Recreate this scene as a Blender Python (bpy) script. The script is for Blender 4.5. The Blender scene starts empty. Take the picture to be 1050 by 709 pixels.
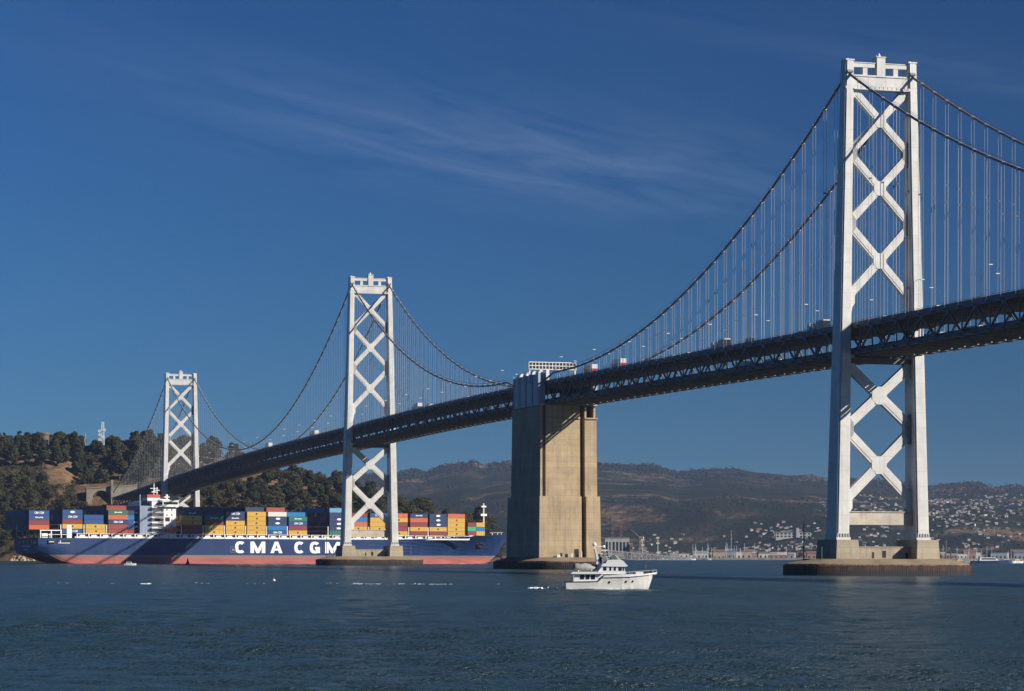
import bpy, math, random
import numpy as np
from mathutils import Vector, Matrix
random.seed(7)
scn = bpy.context.scene
COL = scn.collection
R = math.radians

# ------------------------------------------------------------------ helpers
class MB:
    """collects boxes, beams, tubes and lofts; build() links them as ONE mesh object"""
    def __init__(s): s.v = []; s.f = []; s.m = []
    def add(s, vs, fs, m=0):
        o = len(s.v); s.v += [tuple(p) for p in vs]
        s.f += [tuple(o + i for i in f) for f in fs]; s.m += [m] * len(fs)
    def box(s, x0, x1, y0, y1, z0, z1, m=0):
        s.add([(x0,y0,z0),(x1,y0,z0),(x1,y1,z0),(x0,y1,z0),(x0,y0,z1),(x1,y0,z1),(x1,y1,z1),(x0,y1,z1)],
              [(0,3,2,1),(4,5,6,7),(0,1,5,4),(1,2,6,5),(2,3,7,6),(3,0,4,7)], m)
    def beam(s, p, q, w, d, m=0, up=(0,0,1)):
        p = Vector(p); q = Vector(q); a = (q - p).normalized(); up = Vector(up)
        if abs(a.dot(up)) > .98: up = Vector((0,1,0)) if abs(a.y) < .9 else Vector((1,0,0))
        u = a.cross(up).normalized() * (w / 2); t = u.cross(a).normalized() * (d / 2)
        s.add([p-u-t, p+u-t, p+u+t, p-u+t, q-u-t, q+u-t, q+u+t, q-u+t],
              [(0,3,2,1),(4,5,6,7),(0,1,5,4),(1,2,6,5),(2,3,7,6),(3,0,4,7)], m)
    def tube(s, pts, r, n=8, m=0, caps=True):
        pts = [Vector(p) for p in pts]; rs = r if isinstance(r, (list, tuple)) else [r] * len(pts)
        rings = []
        for i, p in enumerate(pts):
            a = (pts[min(i+1, len(pts)-1)] - pts[max(i-1, 0)]).normalized()
            up = Vector((0,0,1)) if abs(a.z) < .9 else Vector((1,0,0))
            u = a.cross(up).normalized(); w = u.cross(a)
            rings.append([p + (u * math.cos(2*math.pi*k/n) + w * math.sin(2*math.pi*k/n)) * rs[i] for k in range(n)])
        s.loft(rings, m, closed=True, caps=caps)
    def loft(s, rings, m=0, closed=True, caps=True):
        n = len(rings[0]); o = []
        for r in rings: o += list(r)
        fs = []
        for i in range(len(rings) - 1):
            for k in range(n if closed else n - 1):
                a = i*n + k; b = i*n + (k+1) % n
                fs.append((a, b, b + n, a + n))
        if caps:
            fs.append(tuple(range(n))[::-1]); fs.append(tuple((len(rings)-1)*n + k for k in range(n)))
        s.add(o, fs, m)
    def prism(s, poly, z0, z1, m=0, poly2=None):
        p2 = poly2 or poly
        s.loft([[(x, y, z0) for x, y in poly], [(x, y, z1) for x, y in p2]], m)
    def plate(s, poly, axis, a0, a1, m=0):
        """extrude a 2-D outline (first, second) along an axis: 'y' -> outline is (x,z)"""
        f = (lambda p, a: (p[0], a, p[1])) if axis == 'y' else (lambda p, a: (a, p[0], p[1]))
        s.loft([[f(p, a0) for p in poly], [f(p, a1) for p in poly]], m)
    def mesh(s, name, mats, smooth=False):
        me = bpy.data.meshes.new(name); me.from_pydata(s.v, [], s.f)
        for m in (mats if isinstance(mats, (list, tuple)) else [mats]): me.materials.append(m)
        if any(s.m): me.polygons.foreach_set('material_index', s.m)
        if smooth: me.polygons.foreach_set('use_smooth', [True] * len(s.f))
        me.update()
        import bmesh
        bm = bmesh.new(); bm.from_mesh(me); bmesh.ops.recalc_face_normals(bm, faces=bm.faces); bm.to_mesh(me); bm.free()
        return me
    def build(s, name, mats, parent=None, smooth=False):
        return link(name, s.mesh(name, mats, smooth), parent)

def link(name, me, parent=None, loc=None, rz=None):
    o = bpy.data.objects.new(name, me); COL.objects.link(o)
    if parent: o.parent = parent
    if loc is not None: o.location = loc
    if rz is not None: o.rotation_euler = (0, 0, rz)
    return o
def tag(o, label=None, cat=None, group=None, kind=None):
    if label: o['label'] = label
    if cat: o['category'] = cat
    if group: o['group'] = group
    if kind: o['kind'] = kind
    return o
def thing(name, label, cat, loc=(0,0,0), rz=0, group=None):
    return tag(link(name, None, None, loc, rz), label, cat, group)

# ------------------------------------------------------------------ materials
def newmat(name):
    m = bpy.data.materials.new(name); m.use_nodes = True
    nt = m.node_tree; return m, nt, nt.nodes['Principled BSDF']
def N(nt, t, **kw):
    n = nt.nodes.new(t)
    for k, v in kw.items(): setattr(n, k, v)
    return n
def ramp(nt, fac, stops):
    r = N(nt, 'ShaderNodeValToRGB'); e = r.color_ramp.elements
    while len(e) < len(stops): e.new(.5)
    for i, (p, c) in enumerate(stops): e[i].position = p; e[i].color = (*c, 1) if len(c) == 3 else c
    nt.links.new(fac, r.inputs[0]); return r.outputs[0]
def mixc(nt, fac, a, b, mode='MIX'):
    n = N(nt, 'ShaderNodeMix', data_type='RGBA', blend_type=mode)
    for sock, val in ((n.inputs[0], fac), (n.inputs[6], a), (n.inputs[7], b)):
        if hasattr(val, 'is_linked'): nt.links.new(val, sock)
        elif isinstance(val, (int, float)): sock.default_value = val
        else: sock.default_value = (*val, 1)
    return n.outputs[2]
def coords(nt, scale=(1,1,1), rot=(0,0,0), src='Object'):
    tc = N(nt, 'ShaderNodeTexCoord'); mp = N(nt, 'ShaderNodeMapping')
    mp.inputs['Scale'].default_value = scale; mp.inputs['Rotation'].default_value = rot
    nt.links.new(tc.outputs[src], mp.inputs[0]); return mp.outputs[0]
def noise(nt, vec, scale=1, detail=4, rough=.55, dist=0):
    n = N(nt, 'ShaderNodeTexNoise'); n.inputs['Scale'].default_value = scale
    n.inputs['Detail'].default_value = detail; n.inputs['Roughness'].default_value = rough
    n.inputs['Distortion'].default_value = dist
    nt.links.new(vec, n.inputs['Vector']); return n.outputs['Fac']
def math_(nt, op, a, b=None):
    n = N(nt, 'ShaderNodeMath', operation=op)
    for i, val in enumerate((a, b)):
        if val is None: continue
        if hasattr(val, 'is_linked'): nt.links.new(val, n.inputs[i])
        else: n.inputs[i].default_value = val
    return n.outputs[0]
def bump(nt, bs, h, strength=.3, dist=.1):
    b = N(nt, 'ShaderNodeBump'); b.inputs['Strength'].default_value = strength; b.inputs['Distance'].default_value = dist
    nt.links.new(h, b.inputs['Height']); nt.links.new(b.outputs[0], bs.inputs['Normal'])

def weathered(name, col, rough=.55, stain=None, amount=.45, blotch=.12, streak=(1,1,.08), sscale=.6, metal=0, grain=.0):
    """painted or raw surface with soft blotches and run-down stains of its own"""
    m, nt, bs = newmat(name)
    c1 = coords(nt); b = noise(nt, c1, .25, 5)
    lo = tuple(c * (1 - blotch * 2) for c in col); hi = tuple(min(1, c * (1 + blotch)) for c in col)
    base = ramp(nt, b, [(.3, lo), (.7, hi)])
    if stain:
        st = noise(nt, coords(nt, streak), sscale, 6, .65)
        f = ramp(nt, st, [(.52, (0,0,0)), (.74, (amount,)*3)])
        base = mixc(nt, f, base, stain)
    nt.links.new(base, bs.inputs['Base Color'])
    bs.inputs['Roughness'].default_value = rough; bs.inputs['Metallic'].default_value = metal
    if grain: bump(nt, bs, noise(nt, c1, 3, 5), grain, .1)
    return m
def plain(name, col, rough=.5, metal=0, var=.08):
    return weathered(name, col, rough, None, 0, var, metal=metal)

# ------------------------------------------------------------------ camera
FPX = 2891.0; CX = 525.0; CAMH = 6.0; YH = 569.4
cam = bpy.data.cameras.new('camera'); cam.sensor_width = 36; cam.lens = 36 * FPX / 1050
cam.shift_y = (YH - 354.5) / 1050; cam.clip_start = 1; cam.clip_end = 60000
co = bpy.data.objects.new('camera', cam); COL.objects.link(co)
co.location = (0, 0, CAMH)
co.matrix_world = Matrix.Translation((0,0,CAMH)) @ Matrix.Rotation(R(90), 4, 'X') @ Matrix.Rotation(R(.15), 4, 'Z')
scn.camera = co
def X_at(px, y): return (px - CX) / FPX * y          # world X of a photo column at distance y
def Z_at(py, y, px=525): return (YH + .0026*(px-525) - py) / FPX * y + CAMH

# ------------------------------------------------------------------ light and sky
SUN = Vector((1.18, -.4975, .80)).normalized()
sl = bpy.data.lights.new('sun', 'SUN'); sl.energy = 5.0; sl.angle = R(.5); sl.color = (1, .94, .84)
so = bpy.data.objects.new('sun', sl); COL.objects.link(so); so.location = (900, -400, 800)
so.rotation_euler = (-SUN).to_track_quat('-Z', 'Y').to_euler()
w = bpy.data.worlds.new('World'); scn.world = w; w.use_nodes = True
nt = w.node_tree; bg = nt.nodes['Background']
sky = N(nt, 'ShaderNodeTexSky', sky_type='NISHITA', sun_disc=False)
sky.sun_elevation = math.asin(SUN.z); sky.sun_rotation = math.atan2(SUN.x, SUN.y)
sky.altitude = 0; sky.air_density = 1.0; sky.dust_density = .15; sky.ozone_density = 3.5
# polarised deep blue: light scattered near 90 degrees from the sun is cut, as through the photographer's filter
gtc = N(nt, 'ShaderNodeTexCoord'); dp = N(nt, 'ShaderNodeVectorMath', operation='DOT_PRODUCT')
nt.links.new(gtc.outputs['Generated'], dp.inputs[0]); dp.inputs[1].default_value = SUN
c2_ = math_(nt, 'POWER', math_(nt, 'ABSOLUTE', dp.outputs['Value']), 2)
pol = math_(nt, 'DIVIDE', math_(nt, 'SUBTRACT', 1, c2_), math_(nt, 'ADD', 1, c2_))
pf = math_(nt, 'SUBTRACT', 1, math_(nt, 'MULTIPLY', pol, .62))
tint = mixc(nt, 1.0, sky.outputs[0], (.195, .55, 1.08), 'MULTIPLY')
class _S: pass
hs = N(nt, 'ShaderNodeVectorMath', operation='SCALE'); nt.links.new(tint, hs.inputs[0]); nt.links.new(pf, hs.inputs['Scale'])
# thin cirrus on a high plane: direction -> plane coordinates
geo = N(nt, 'ShaderNodeTexCoord'); sep = N(nt, 'ShaderNodeSeparateXYZ'); nt.links.new(geo.outputs['Generated'], sep.inputs[0])
zz = math_(nt, 'MAXIMUM', sep.outputs[2], .02)
px = math_(nt, 'DIVIDE', sep.outputs[0], zz); py = math_(nt, 'DIVIDE', sep.outputs[1], zz)
cmb = N(nt, 'ShaderNodeCombineXYZ'); nt.links.new(px, cmb.inputs[0]); nt.links.new(py, cmb.inputs[1])
def cirrus(cx, cy, ang, half, length, seed, gain):
    ca, sa = math.cos(ang), math.sin(ang)
    dx = math_(nt, 'SUBTRACT', px, cx); dy = math_(nt, 'SUBTRACT', py, cy)
    al = math_(nt, 'ADD', math_(nt, 'MULTIPLY', dx, ca), math_(nt, 'MULTIPLY', dy, sa))
    pe = math_(nt, 'SUBTRACT', math_(nt, 'MULTIPLY', dy, ca), math_(nt, 'MULTIPLY', dx, sa))
    cb = N(nt, 'ShaderNodeCombineXYZ')
    nt.links.new(math_(nt, 'MULTIPLY', al, .8), cb.inputs[0]); nt.links.new(math_(nt, 'MULTIPLY', pe, 3.4), cb.inputs[1])
    cb.inputs[2].default_value = seed
    n1 = noise(nt, cb.outputs[0], 1.5, 11, .64, .5)
    g = math_(nt, 'POWER', math_(nt, 'DIVIDE', pe, half), 2); g2 = math_(nt, 'POWER', math_(nt, 'DIVIDE', al, length), 2)
    env = math_(nt, 'EXPONENT', math_(nt, 'MULTIPLY', math_(nt, 'ADD', g, g2), -1))
    wisp = N(nt, 'ShaderNodeMapRange'); wisp.inputs[1].default_value = .34; wisp.inputs[2].default_value = .86
    nt.links.new(n1, wisp.inputs[0])
    return math_(nt, 'MULTIPLY', math_(nt, 'MULTIPLY', env, wisp.outputs[0]), gain)
c1 = cirrus(.10, 7.15, math.atan2(1.93, .93), .52, 1.25, 3.1, .31)
c2 = cirrus(1.05, 5.9, math.atan2(1.2, 1.4), .22, 1.2, 9.4, .12)
c3 = cirrus(-.75, 5.7, math.atan2(2.0, .9), .30, 1.3, 5.7, .06)
ctot = math_(nt, 'ADD', math_(nt, 'ADD', c1, c2), c3)
skyc = mixc(nt, ctot, hs.outputs[0], (3.6, 4.6, 7.0))
nt.links.new(skyc, bg.inputs[0]); bg.inputs[1].default_value = .05
scn.view_settings.view_transform = 'Standard'; scn.view_settings.look = 'None'
scn.view_settings.exposure = .86; scn.view_settings.gamma = 1; scn.view_settings.use_curve_mapping = False
scn.render.engine = 'CYCLES'; scn.cycles.use_denoising = True
scn.cycles.volume_bounces = 1; scn.cycles.max_bounces = 8
# ------------------------------------------------------------------ bridge frame: local x = t (across), local y = s (along)
BA = math.asin(.2723); BO = Vector((113.95, 878.5, 0))
def BW(t, s, z=0):
    return Vector((BO.x - .2723*s + .9622*t, BO.y + .9622*s + .2723*t, z))
PROF = [(-460,77.5),(-150,78.2),(0,78.6),(180,79.8),(354,80.3),(540,79.8),(708,77.8),(1037,73.2),(1366,65.4),(1560,59.6),(1720,55.2)]
def deckZ(s):
    P = PROF
    for i in range(len(P)-1):
        if P[i][0] <= s <= P[i+1][0]: break
    p0 = P[max(i-1,0)]; p1 = P[i]; p2 = P[i+1]; p3 = P[min(i+2,len(P)-1)]
    h = p2[0]-p1[0]; u = (s-p1[0])/h
    m1 = (p2[1]-p0[1])/(p2[0]-p0[0])*h; m2 = (p3[1]-p1[1])/(p3[0]-p1[0])*h
    return (2*u**3-3*u**2+1)*p1[1]+(u**3-2*u**2+u)*m1+(-2*u**3+3*u**2)*p2[1]+(u**3-u**2)*m2

def plated(name, col):
    """aluminium paint on riveted plate: seams every few metres, each plate a slightly different tone"""
    m, nt, bs = newmat(name)
    tc = N(nt, 'ShaderNodeTexCoord'); sp = N(nt, 'ShaderNodeSeparateXYZ'); nt.links.new(tc.outputs['Object'], sp.inputs[0])
    b = noise(nt, coords(nt), .22, 6, .6)
    base = ramp(nt, b, [(.3, tuple(c*.84 for c in col)), (.7, tuple(c*1.06 for c in col))])
    zq = math_(nt, 'DIVIDE', sp.outputs[2], 4.6); fr = math_(nt, 'FRACT', zq)
    wn = N(nt, 'ShaderNodeTexWhiteNoise', noise_dimensions='2D'); cb = N(nt, 'ShaderNodeCombineXYZ')
    nt.links.new(math_(nt, 'FLOOR', zq), cb.inputs[0]); nt.links.new(math_(nt, 'FLOOR', math_(nt, 'DIVIDE', sp.outputs[0], 1.5)), cb.inputs[1]); nt.links.new(cb.outputs[0], wn.inputs['Vector'])
    base = mixc(nt, math_(nt, 'MULTIPLY', wn.outputs[0], .15), base, tuple(c*.62 for c in col))
    seam = math_(nt, 'MAXIMUM', math_(nt, 'LESS_THAN', fr, .05), math_(nt, 'LESS_THAN', math_(nt, 'FRACT', math_(nt, 'DIVIDE', sp.outputs[0], 1.5)), .06))
    base = mixc(nt, math_(nt, 'MULTIPLY', seam, .17), base, (.22,.19,.16))
    st = noise(nt, coords(nt, (1.3,1.3,.05)), .8, 6, .68)
    base = mixc(nt, ramp(nt, st, [(.54,(0,0,0)),(.75,(.5,)*3)]), base, (.40,.29,.20))
    nt.links.new(base, bs.inputs['Base Color']); bs.inputs['Roughness'].default_value = .5
    return m
M_silver = plated('silver_paint', (.735,.715,.675))
M_strut = weathered('rusting_silver_paint', (.58,.50,.40), .6, (.34,.18,.09), .8, .12, (1,1,.15), .5)
M_truss = weathered('grey_steel', (.12,.125,.13), .6, (.08,.06,.05), .4, .15)
M_under = weathered('underside_steel', (.24,.215,.185), .7, (.12,.09,.06), .6, .2, (1,1,1), .3)
M_road = weathered('road_concrete', (.22,.21,.2), .8, None, 0, .15)
M_cable = weathered('cable_grey', (.20,.20,.195), .5, None, 0, .1)
M_band = plain('cable_band', (.62,.6,.56), .5)
M_rope = plain('suspender_rope', (.62,.60,.60), .5)
M_conc = None
def concrete(name, col, course=2.4, stain=(.16,.13,.1), grain=.25):
    m, nt, bs = newmat(name)
    c = coords(nt); big = noise(nt, c, .09, 6, .6)
    base = ramp(nt, big, [(.25, tuple(x*.66 for x in col)), (.5, col), (.75, tuple(min(1,x*1.22) for x in col))])
    st = noise(nt, coords(nt, (1,1,.06)), .8, 6, .7)
    base = mixc(nt, ramp(nt, st, [(.48,(0,0,0)),(.72,(.62,)*3)]), base, stain)
    # pour joints every few metres
    tc = N(nt, 'ShaderNodeTexCoord'); sp = N(nt, 'ShaderNodeSeparateXYZ'); nt.links.new(tc.outputs['Object'], sp.inputs[0])
    fr = math_(nt, 'FRACT', math_(nt, 'DIVIDE', sp.outputs[2], course))
    ln = math_(nt, 'LESS_THAN', fr, .07)
    base = mixc(nt, math_(nt, 'MULTIPLY', ln, .32), base, stain)
    pour = N(nt, 'ShaderNodeTexWhiteNoise', noise_dimensions='1D')
    nt.links.new(math_(nt, 'FLOOR', math_(nt, 'DIVIDE', sp.outputs[2], course)), pour.inputs['W'])
    base = mixc(nt, math_(nt, 'MULTIPLY', pour.outputs[0], .26), base, tuple(x*.6 for x in col))
    nt.links.new(base, bs.inputs['Base Color']); bs.inputs['Roughness'].default_value = .85
    bump(nt, bs, noise(nt, c, .8, 6, .65), grain, .3)
    return m
M_conc = concrete('anchorage_concrete', (.52,.385,.225))
M_plinth = concrete('plinth_concrete', (.44,.37,.26), 1.7)
M_slab = weathered('fender_slab', (.24,.175,.105), .9, (.14,.1,.07), .6, .2, (1,1,1), .25)
def fender_wood():
    m, nt, bs = newmat('fender_timber')
    c = coords(nt); tc = N(nt, 'ShaderNodeTexCoord'); sp = N(nt, 'ShaderNodeSeparateXYZ'); nt.links.new(tc.outputs['Object'], sp.inputs[0])
    rust = math_(nt, 'ADD', math_(nt, 'MULTIPLY', noise(nt, coords(nt, (1,1,.12)), .35, 5, .6), .5), math_(nt, 'MULTIPLY', noise(nt, coords(nt, (1,1,.1)), 2.2, 4, .7), .5))
    col = ramp(nt, rust, [(.38,(.008,.006,.005)),(.5,(.045,.019,.013)),(.64,(.125,.052,.031))])
    wet = ramp(nt, sp.outputs[2], [(0,(0,0,0)),(1,(1,1,1))])
    wetf = N(nt, 'ShaderNodeMapRange'); wetf.inputs[1].default_value = 1.2; wetf.inputs[2].default_value = 1.9
    nt.links.new(sp.outputs[2], wetf.inputs[0])
    col = mixc(nt, wetf.outputs[0], (.014,.016,.016), col)
    nt.links.new(col, bs.inputs['Base Color']); bs.inputs['Roughness'].default_value = .8
    return m
M_fender = fender_wood()
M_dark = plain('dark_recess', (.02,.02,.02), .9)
M_white = weathered('white_paint', (.78,.77,.74), .45, (.45,.38,.3), .25, .05)

bridge = thing('suspension_bridge', 'long double-deck steel suspension bridge with white cross-braced towers crossing the bay', 'bridge', BO, BA)

# ---- towers
def superell(a, b, n, k=56):
    out = []
    for i in range(k*6):
        th = 2*math.pi*i/(k*6); c, s_ = math.cos(th), math.sin(th)
        out.append((a*math.copysign(abs(c)**(2/n), c), b*math.copysign(abs(s_)**(2/n), s_)))
    P = out + [out[0]]; D = [0]
    for p, q in zip(P, P[1:]): D.append(D[-1]+math.dist(p, q))
    res = []; j = 0
    for i in range(k):                                    # even spacing round the outline
        d = D[-1]*i/k
        while D[j+1] < d: j += 1
        t = (d-D[j])/max(1e-9, D[j+1]-D[j]); res.append((P[j][0]+(P[j+1][0]-P[j][0])*t, P[j][1]+(P[j+1][1]-P[j][1])*t))
    return res
def pier(parent, label, s0, a=29.3, b=15, plinths=True):
    pr = tag(link('tower_pier', None, parent, (0, s0, 0)), label)
    f = MB(); out = superell(a, b, 3.2, 260)
    f.prism(superell(a-.5, b-.5, 3.2, 112), -.9, .9)
    for i, (x, y) in enumerate(out):                           # fender planks, uneven
        x2, y2 = out[(i+1) % len(out)]; h = random.uniform(-.14,.14); dx, dy = (x2-x)*.42, (y2-y)*.42
        n = Vector((x,y,0)).normalized() * random.uniform(-.04,.04)
        cx_, cy_ = (x+x2)/2+n.x, (y+y2)/2+n.y
        f.beam((cx_,cy_,-.9), (cx_,cy_,3.2+h), math.hypot(x2-x,y2-y)*.93, .5, 0, up=(dx,dy,0))
    f.tube([(x*1.008,y*1.008,2.6) for x,y in out]+[(out[0][0]*1.008,out[0][1]*1.008,2.6)], .16, 5)
    f.build('fender', M_fender, pr)
    sl_ = MB(); sl_.prism(superell(a-.35,b-.35,3.2,112), .9, 3.6, 0, superell(a-.5,b-.5,3.2,112))
    sl_.prism(superell(a-.5,b-.5,3.2,112), 3.603, 5.1, 0, superell(a-6.5,b-3.2,3.2,112))
    sl_.build('pier_slab', M_slab, pr)
    if plinths:
        for sg in (-1, 1):
            p = MB(); c = sg*13.4
            p.prism([(c-3.9,-8.4),(c+3.9,-8.4),(c+3.9,8.4),(c-3.9,8.4)], 5.0, 11.0, 0, [(c-3.5,-8.0),(c+3.5,-8.0),(c+3.5,8.0),(c-3.5,8.0)])
            p.build('plinth', M_plinth, pr)
        wl = MB(); wl.box(-9.6,9.6,-3.0,3.0,5.05,8.6)
        wl.box(-9.62,9.62,-3.15,3.15,8.6,8.95)
        wl.build('pier_wall', M_plinth, pr)
        for a_, b_, c_, d_ in ((-3.2,-2.5,5.3,7.2),(.2,1.5,5.5,7.6),(8.1,8.9,5.2,7.0)):
            op = MB(); op.box(a_,b_,-3.02,-2.9,c_,d_); op.build('wall_opening', M_dark, pr)
        for x, y, h in ((-22,-8,4.2),(22,-6,3.0),(24,2,6.5),(-23.5,3,11.5)):
            ld = MB(); ld.tube([(x,y,4.2),(x,y,4.6+h)], .18, 6); ld.build('mooring_post', M_truss, pr)
        stp = MB(); stp.beam((-5.5,-10,5.0),(-1.5,-13.2,3.7),.8,.2); stp.build('stair', M_slab, pr)
    return pr

def tower(s0, top, dz, nodes_up, nodes_dn, label):
    """top = saddle height, dz = deck top, nodes = panel heights above / below the deck"""
    tw = tag(link('bridge_tower', None, bridge, (0, s0, 0)), label)
    base = 10.9
    tc = lambda z: 13.4 - (13.4-10.5)*(z-base)/(158.7-base)
    hw = lambda z: 2.1 - .72*(z-base)/(158.7-base)           # half width across
    hs_ = lambda z: 4.5 - 2.5*(z-base)/(158.7-base)          # half width along
    for sg in (-1, 1):
        L = MB(); rings = []
        for z in (base, top+1.2):
            c, a, b = sg*tc(z), hw(z), hs_(z)
            ch = .45
            rings.append([(c-a+ch,-b,z),(c+a-ch,-b,z),(c+a-ch,-b+.35,z),(c+a,-b+.35,z),(c+a,b,z),(c-a,b,z),(c-a,-b+.35,z),(c-a+ch,-b+.35,z)])
        L.loft(rings)
        zt = top+1.2; c, a, b = sg*tc(zt), hw(zt), hs_(zt)
        L.box(c-a-.12,c+a+.12,-b-.12,b+.12,top-7.6,top-6.8)
        L.box(c-a-.1,c+a+.1,-b-.1,b+.1,zt,zt+.4)
        L.box(c-.2,c+.2,-.2,.2,zt+.4,zt+.9)
        for z in (base+.02,):
            L.box(sg*13.4-2.35,sg*13.4+2.35,-4.75,4.75,base-.05,base+.9)
            for k in range(5):
                for y in (-4.85, 4.6): L.box(sg*13.4-2+k*.92,sg*13.4-1.8+k*.92,y,y+.25,base+.9,base+2.2)
        L.build('leg', M_silver, tw)
    def xpanel(z0, z1, wd, curved=False):
        zc = (z0+z1)/2
        tc0, tc1 = tc(z0)-hw(z0)*.6, tc(z1)-hw(z1)*.6
        frac = tc0/(tc0+tc1); zx = z0+(z1-z0)*frac
        for k, (p, q) in enumerate((((-tc0,0,z0),(tc1,0,z1)), ((tc0,0,z0),(-tc1,0,z1)))):
            d = MB(); d.beam(p, q, wd, 2.0-.012*k, up=(0,1,0))
            d.beam((p[0],-1.06,p[2]), (q[0],-1.06,q[2]), wd*.55, .1-.006*k, up=(0,1,0))
            d.build('diagonal_brace', M_silver, tw)
        g = MB(); r = wd*.92
        g.plate([(r*math.cos(R(22.5+45*i)), zx+r*math.sin(R(22.5+45*i))*1.12) for i in range(8)], 'y', -1.16, 1.16)
        g.build('gusset', M_silver, tw)
        for z in (z0, z1):
            for sg in (-1, 1):
                x0 = sg*(tc(z)-hw(z)+.02); n_ = -sg
                h = wd*1.35
                gg = MB(); gg.plate([(x0, z-h*1.25),(x0+n_*wd*.75, z-h*.45),(x0+n_*wd*.75, z+h*.45),(x0, z+h*1.25)], 'y', -1.13, 1.13)
                gg.build('gusset', M_silver, tw)
    nu = nodes_up
    for i in range(len(nu)-1): xpanel(nu[i], nu[i+1], 2.35 if i else 2.5)
    for i in range(len(nodes_dn)-1): xpanel(nodes_dn[i], nodes_dn[i+1], 2.9)
    # deck portal knees
    for sg in (-1, 1):
        k = MB(); x0 = sg*(tc(dz)-hw(dz)+.03); zz_ = nu[0]
        k.plate([(x0, dz+.5), (x0, zz_+2), (x0-sg*3.0, zz_+3.4), (x0-sg*1.6, zz_-.6), (x0-sg*.75, dz+2.5)], 'y', -1.10, 1.10)
        k.build('knee_plate', M_silver, tw)
    # top portal
    P = MB(); ti = tc(top)-hw(top)+.02
    P.box(-ti,ti,-1.5,1.5,top-7.6,top-3.6); P.box(-ti,ti,-1.7,1.7,top-3.6,top-3.1)
    P.box(-ti,ti,-1.3,1.3,top-.7,top+.6); P.box(-ti,ti,-1.45,1.45,top+.6,top+.85)
    for x in (-ti*.56, ti*.56): P.box(x-.75,x+.75,-1.2,1.2,top-3.1,top-.7)
    P.box(-1.4,1.4,-1.75,1.75,top-3.6,top+2.5); P.box(-1.6,1.6,-1.9,1.9,top+2.5,top+2.8)
    for i in range(13):
        x = -ti+.5+i*(2*ti-1)/12; P.box(x-.06,x+.06,-2.0,-1.9,top-7.4,top-6.2)
    P.box(-ti,ti,-2.06,-1.5,top-7.72,top-7.45)
    P.build('top_portal', M_silver, tw)
    b = MB(); b.tube([(0,0,top+2.8),(0,0,top+3.4),(0,0,top+4.1)], [.5,.45,.15], 8); b.tube([(-.9,0,top+2.8),(-.9,0,top+3.5)], .12, 6)
    b.build('beacon', M_white, tw)
    # low strut
    lo = nodes_dn[0]; st = MB(); zs = lo-5.0
    w_ = tc(zs)-hw(zs)+.03
    st.plate([(-w_,zs-2.3),(-w_+1.3,zs-1.9),(w_-1.3,zs-1.9),(w_,zs-2.3),(w_,zs+2.3),(w_-.7,zs+1.9),(-w_+.7,zs+1.9),(-w_,zs+2.3)], 'y', -1.5, 1.5)
    st.box(-w_,w_,-1.75,1.75,zs+2.0,zs+2.25); st.build('horizontal_strut', M_strut, tw)
    # deck level cross girder between the legs
    cg = MB(); zd = dz-11.6; w2 = tc(zd)-hw(zd)+.03
    cg.box(-w2,w2,-1.4,1.4,zd-1.0,zd+.6); cg.build('deck_girder', M_under, tw)
    sd = []
    for sg in (-1, 1):
        sa = MB(); sa.plate([(-2.6,top-2.6),(2.6,top-2.6),(1.7,top-1.2),(.8,top-.7),(-.8,top-.7),(-1.7,top-1.2)], 'x', sg*10.5-.9, sg*10.5+.9)
        sa.build('cable_saddle', M_under, tw)
    return tw

UP3 = [86.0, 109.2, 131.2, 151.6]; DN3 = [22.6, 45.6, 66.0]
tower(0, 158.5, 78.4, UP3, DN3, 'nearest white steel tower, right of the concrete pier')
tower(708, 158.0, 77.8, UP3, DN3, 'second white tower in front of the container ship bow half')
tower(1366, 145.2, 65.4, [73.4, 96.0, 118.0, 138.5], [19.5, 37.5, 54.5], 'farthest white tower, in front of the wooded island')
pier(bridge, 'round-ended timber fendered pier under the nearest tower', 0)
pier(bridge, 'timber fendered pier of the second tower, before the ship hull', 708)
pier(bridge, 'pier of the farthest tower, hidden by the ship', 1366)

# ---- cables
def cab_side(d, T):   # side span toward the concrete pier
    k = (T-82.6)/(307.0**2); return 82.6 + k*(307-d)**2 if d < 307 else 82.6
def cableZ(s):
    if s <= 0:
        return 80.2 + (156.2-80.2)*((s+325)/325)**2
    if s <= 354: return cab_side(s, 156.2)
    if s <= 708: return cab_side(708-s, 155.6)
    if s <= 1366:
        h = 329.0; mid = 1037.0
        zm = 76.0
        T = 155.6 if s < mid else 143.0
        return zm + (T-zm)*((s-mid)/h)**2
    u = (s-1366)/(1672-1366.); return 143.0 + (60.5-143.0)*u - 4*9.0*u*(1-u)
PAN = 9.15
M_clamp = plain('spacer_clamp', (.05,.06,.08), .6)
for sg in (-1, 1):
    for a, b in ((-330,0),(0,318),(390,708),(708,1366),(1366,1672)):
        c = MB(); n = max(8, int((b-a)/PAN))
        pts = [(sg*10.5, a+(b-a)*i/n, cableZ(a+(b-a)*i/n)) for i in range(n+1)]
        c.tube(pts, .42, 9)
        for i in range(1, n):
            p = Vector(pts[i]); q = (Vector(pts[i+1])-Vector(pts[i-1])).normalized()
            c.tube([p-q*.5, p+q*.5], .56, 8, 1)
        for dx in (-.45, .45):
            c.tube([(x+dx, y, z+1.15) for x,y,z in pts], .05, 4, 2)
        c.build('main_cable', [M_cable, M_band, M_rope], bridge, smooth=False)
        if b == 318 or a == 390:                              # splay down into the concrete pier
            e = MB(); y0 = b if b == 318 else a; y1 = 332 if b == 318 else 376
            e.tube([(sg*10.5,y0,cableZ(y0)),(sg*10.6,y1,80.0)], .42, 9); e.build('main_cable', M_cable, bridge)
rest = MB()
s = -430 + PAN
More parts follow.
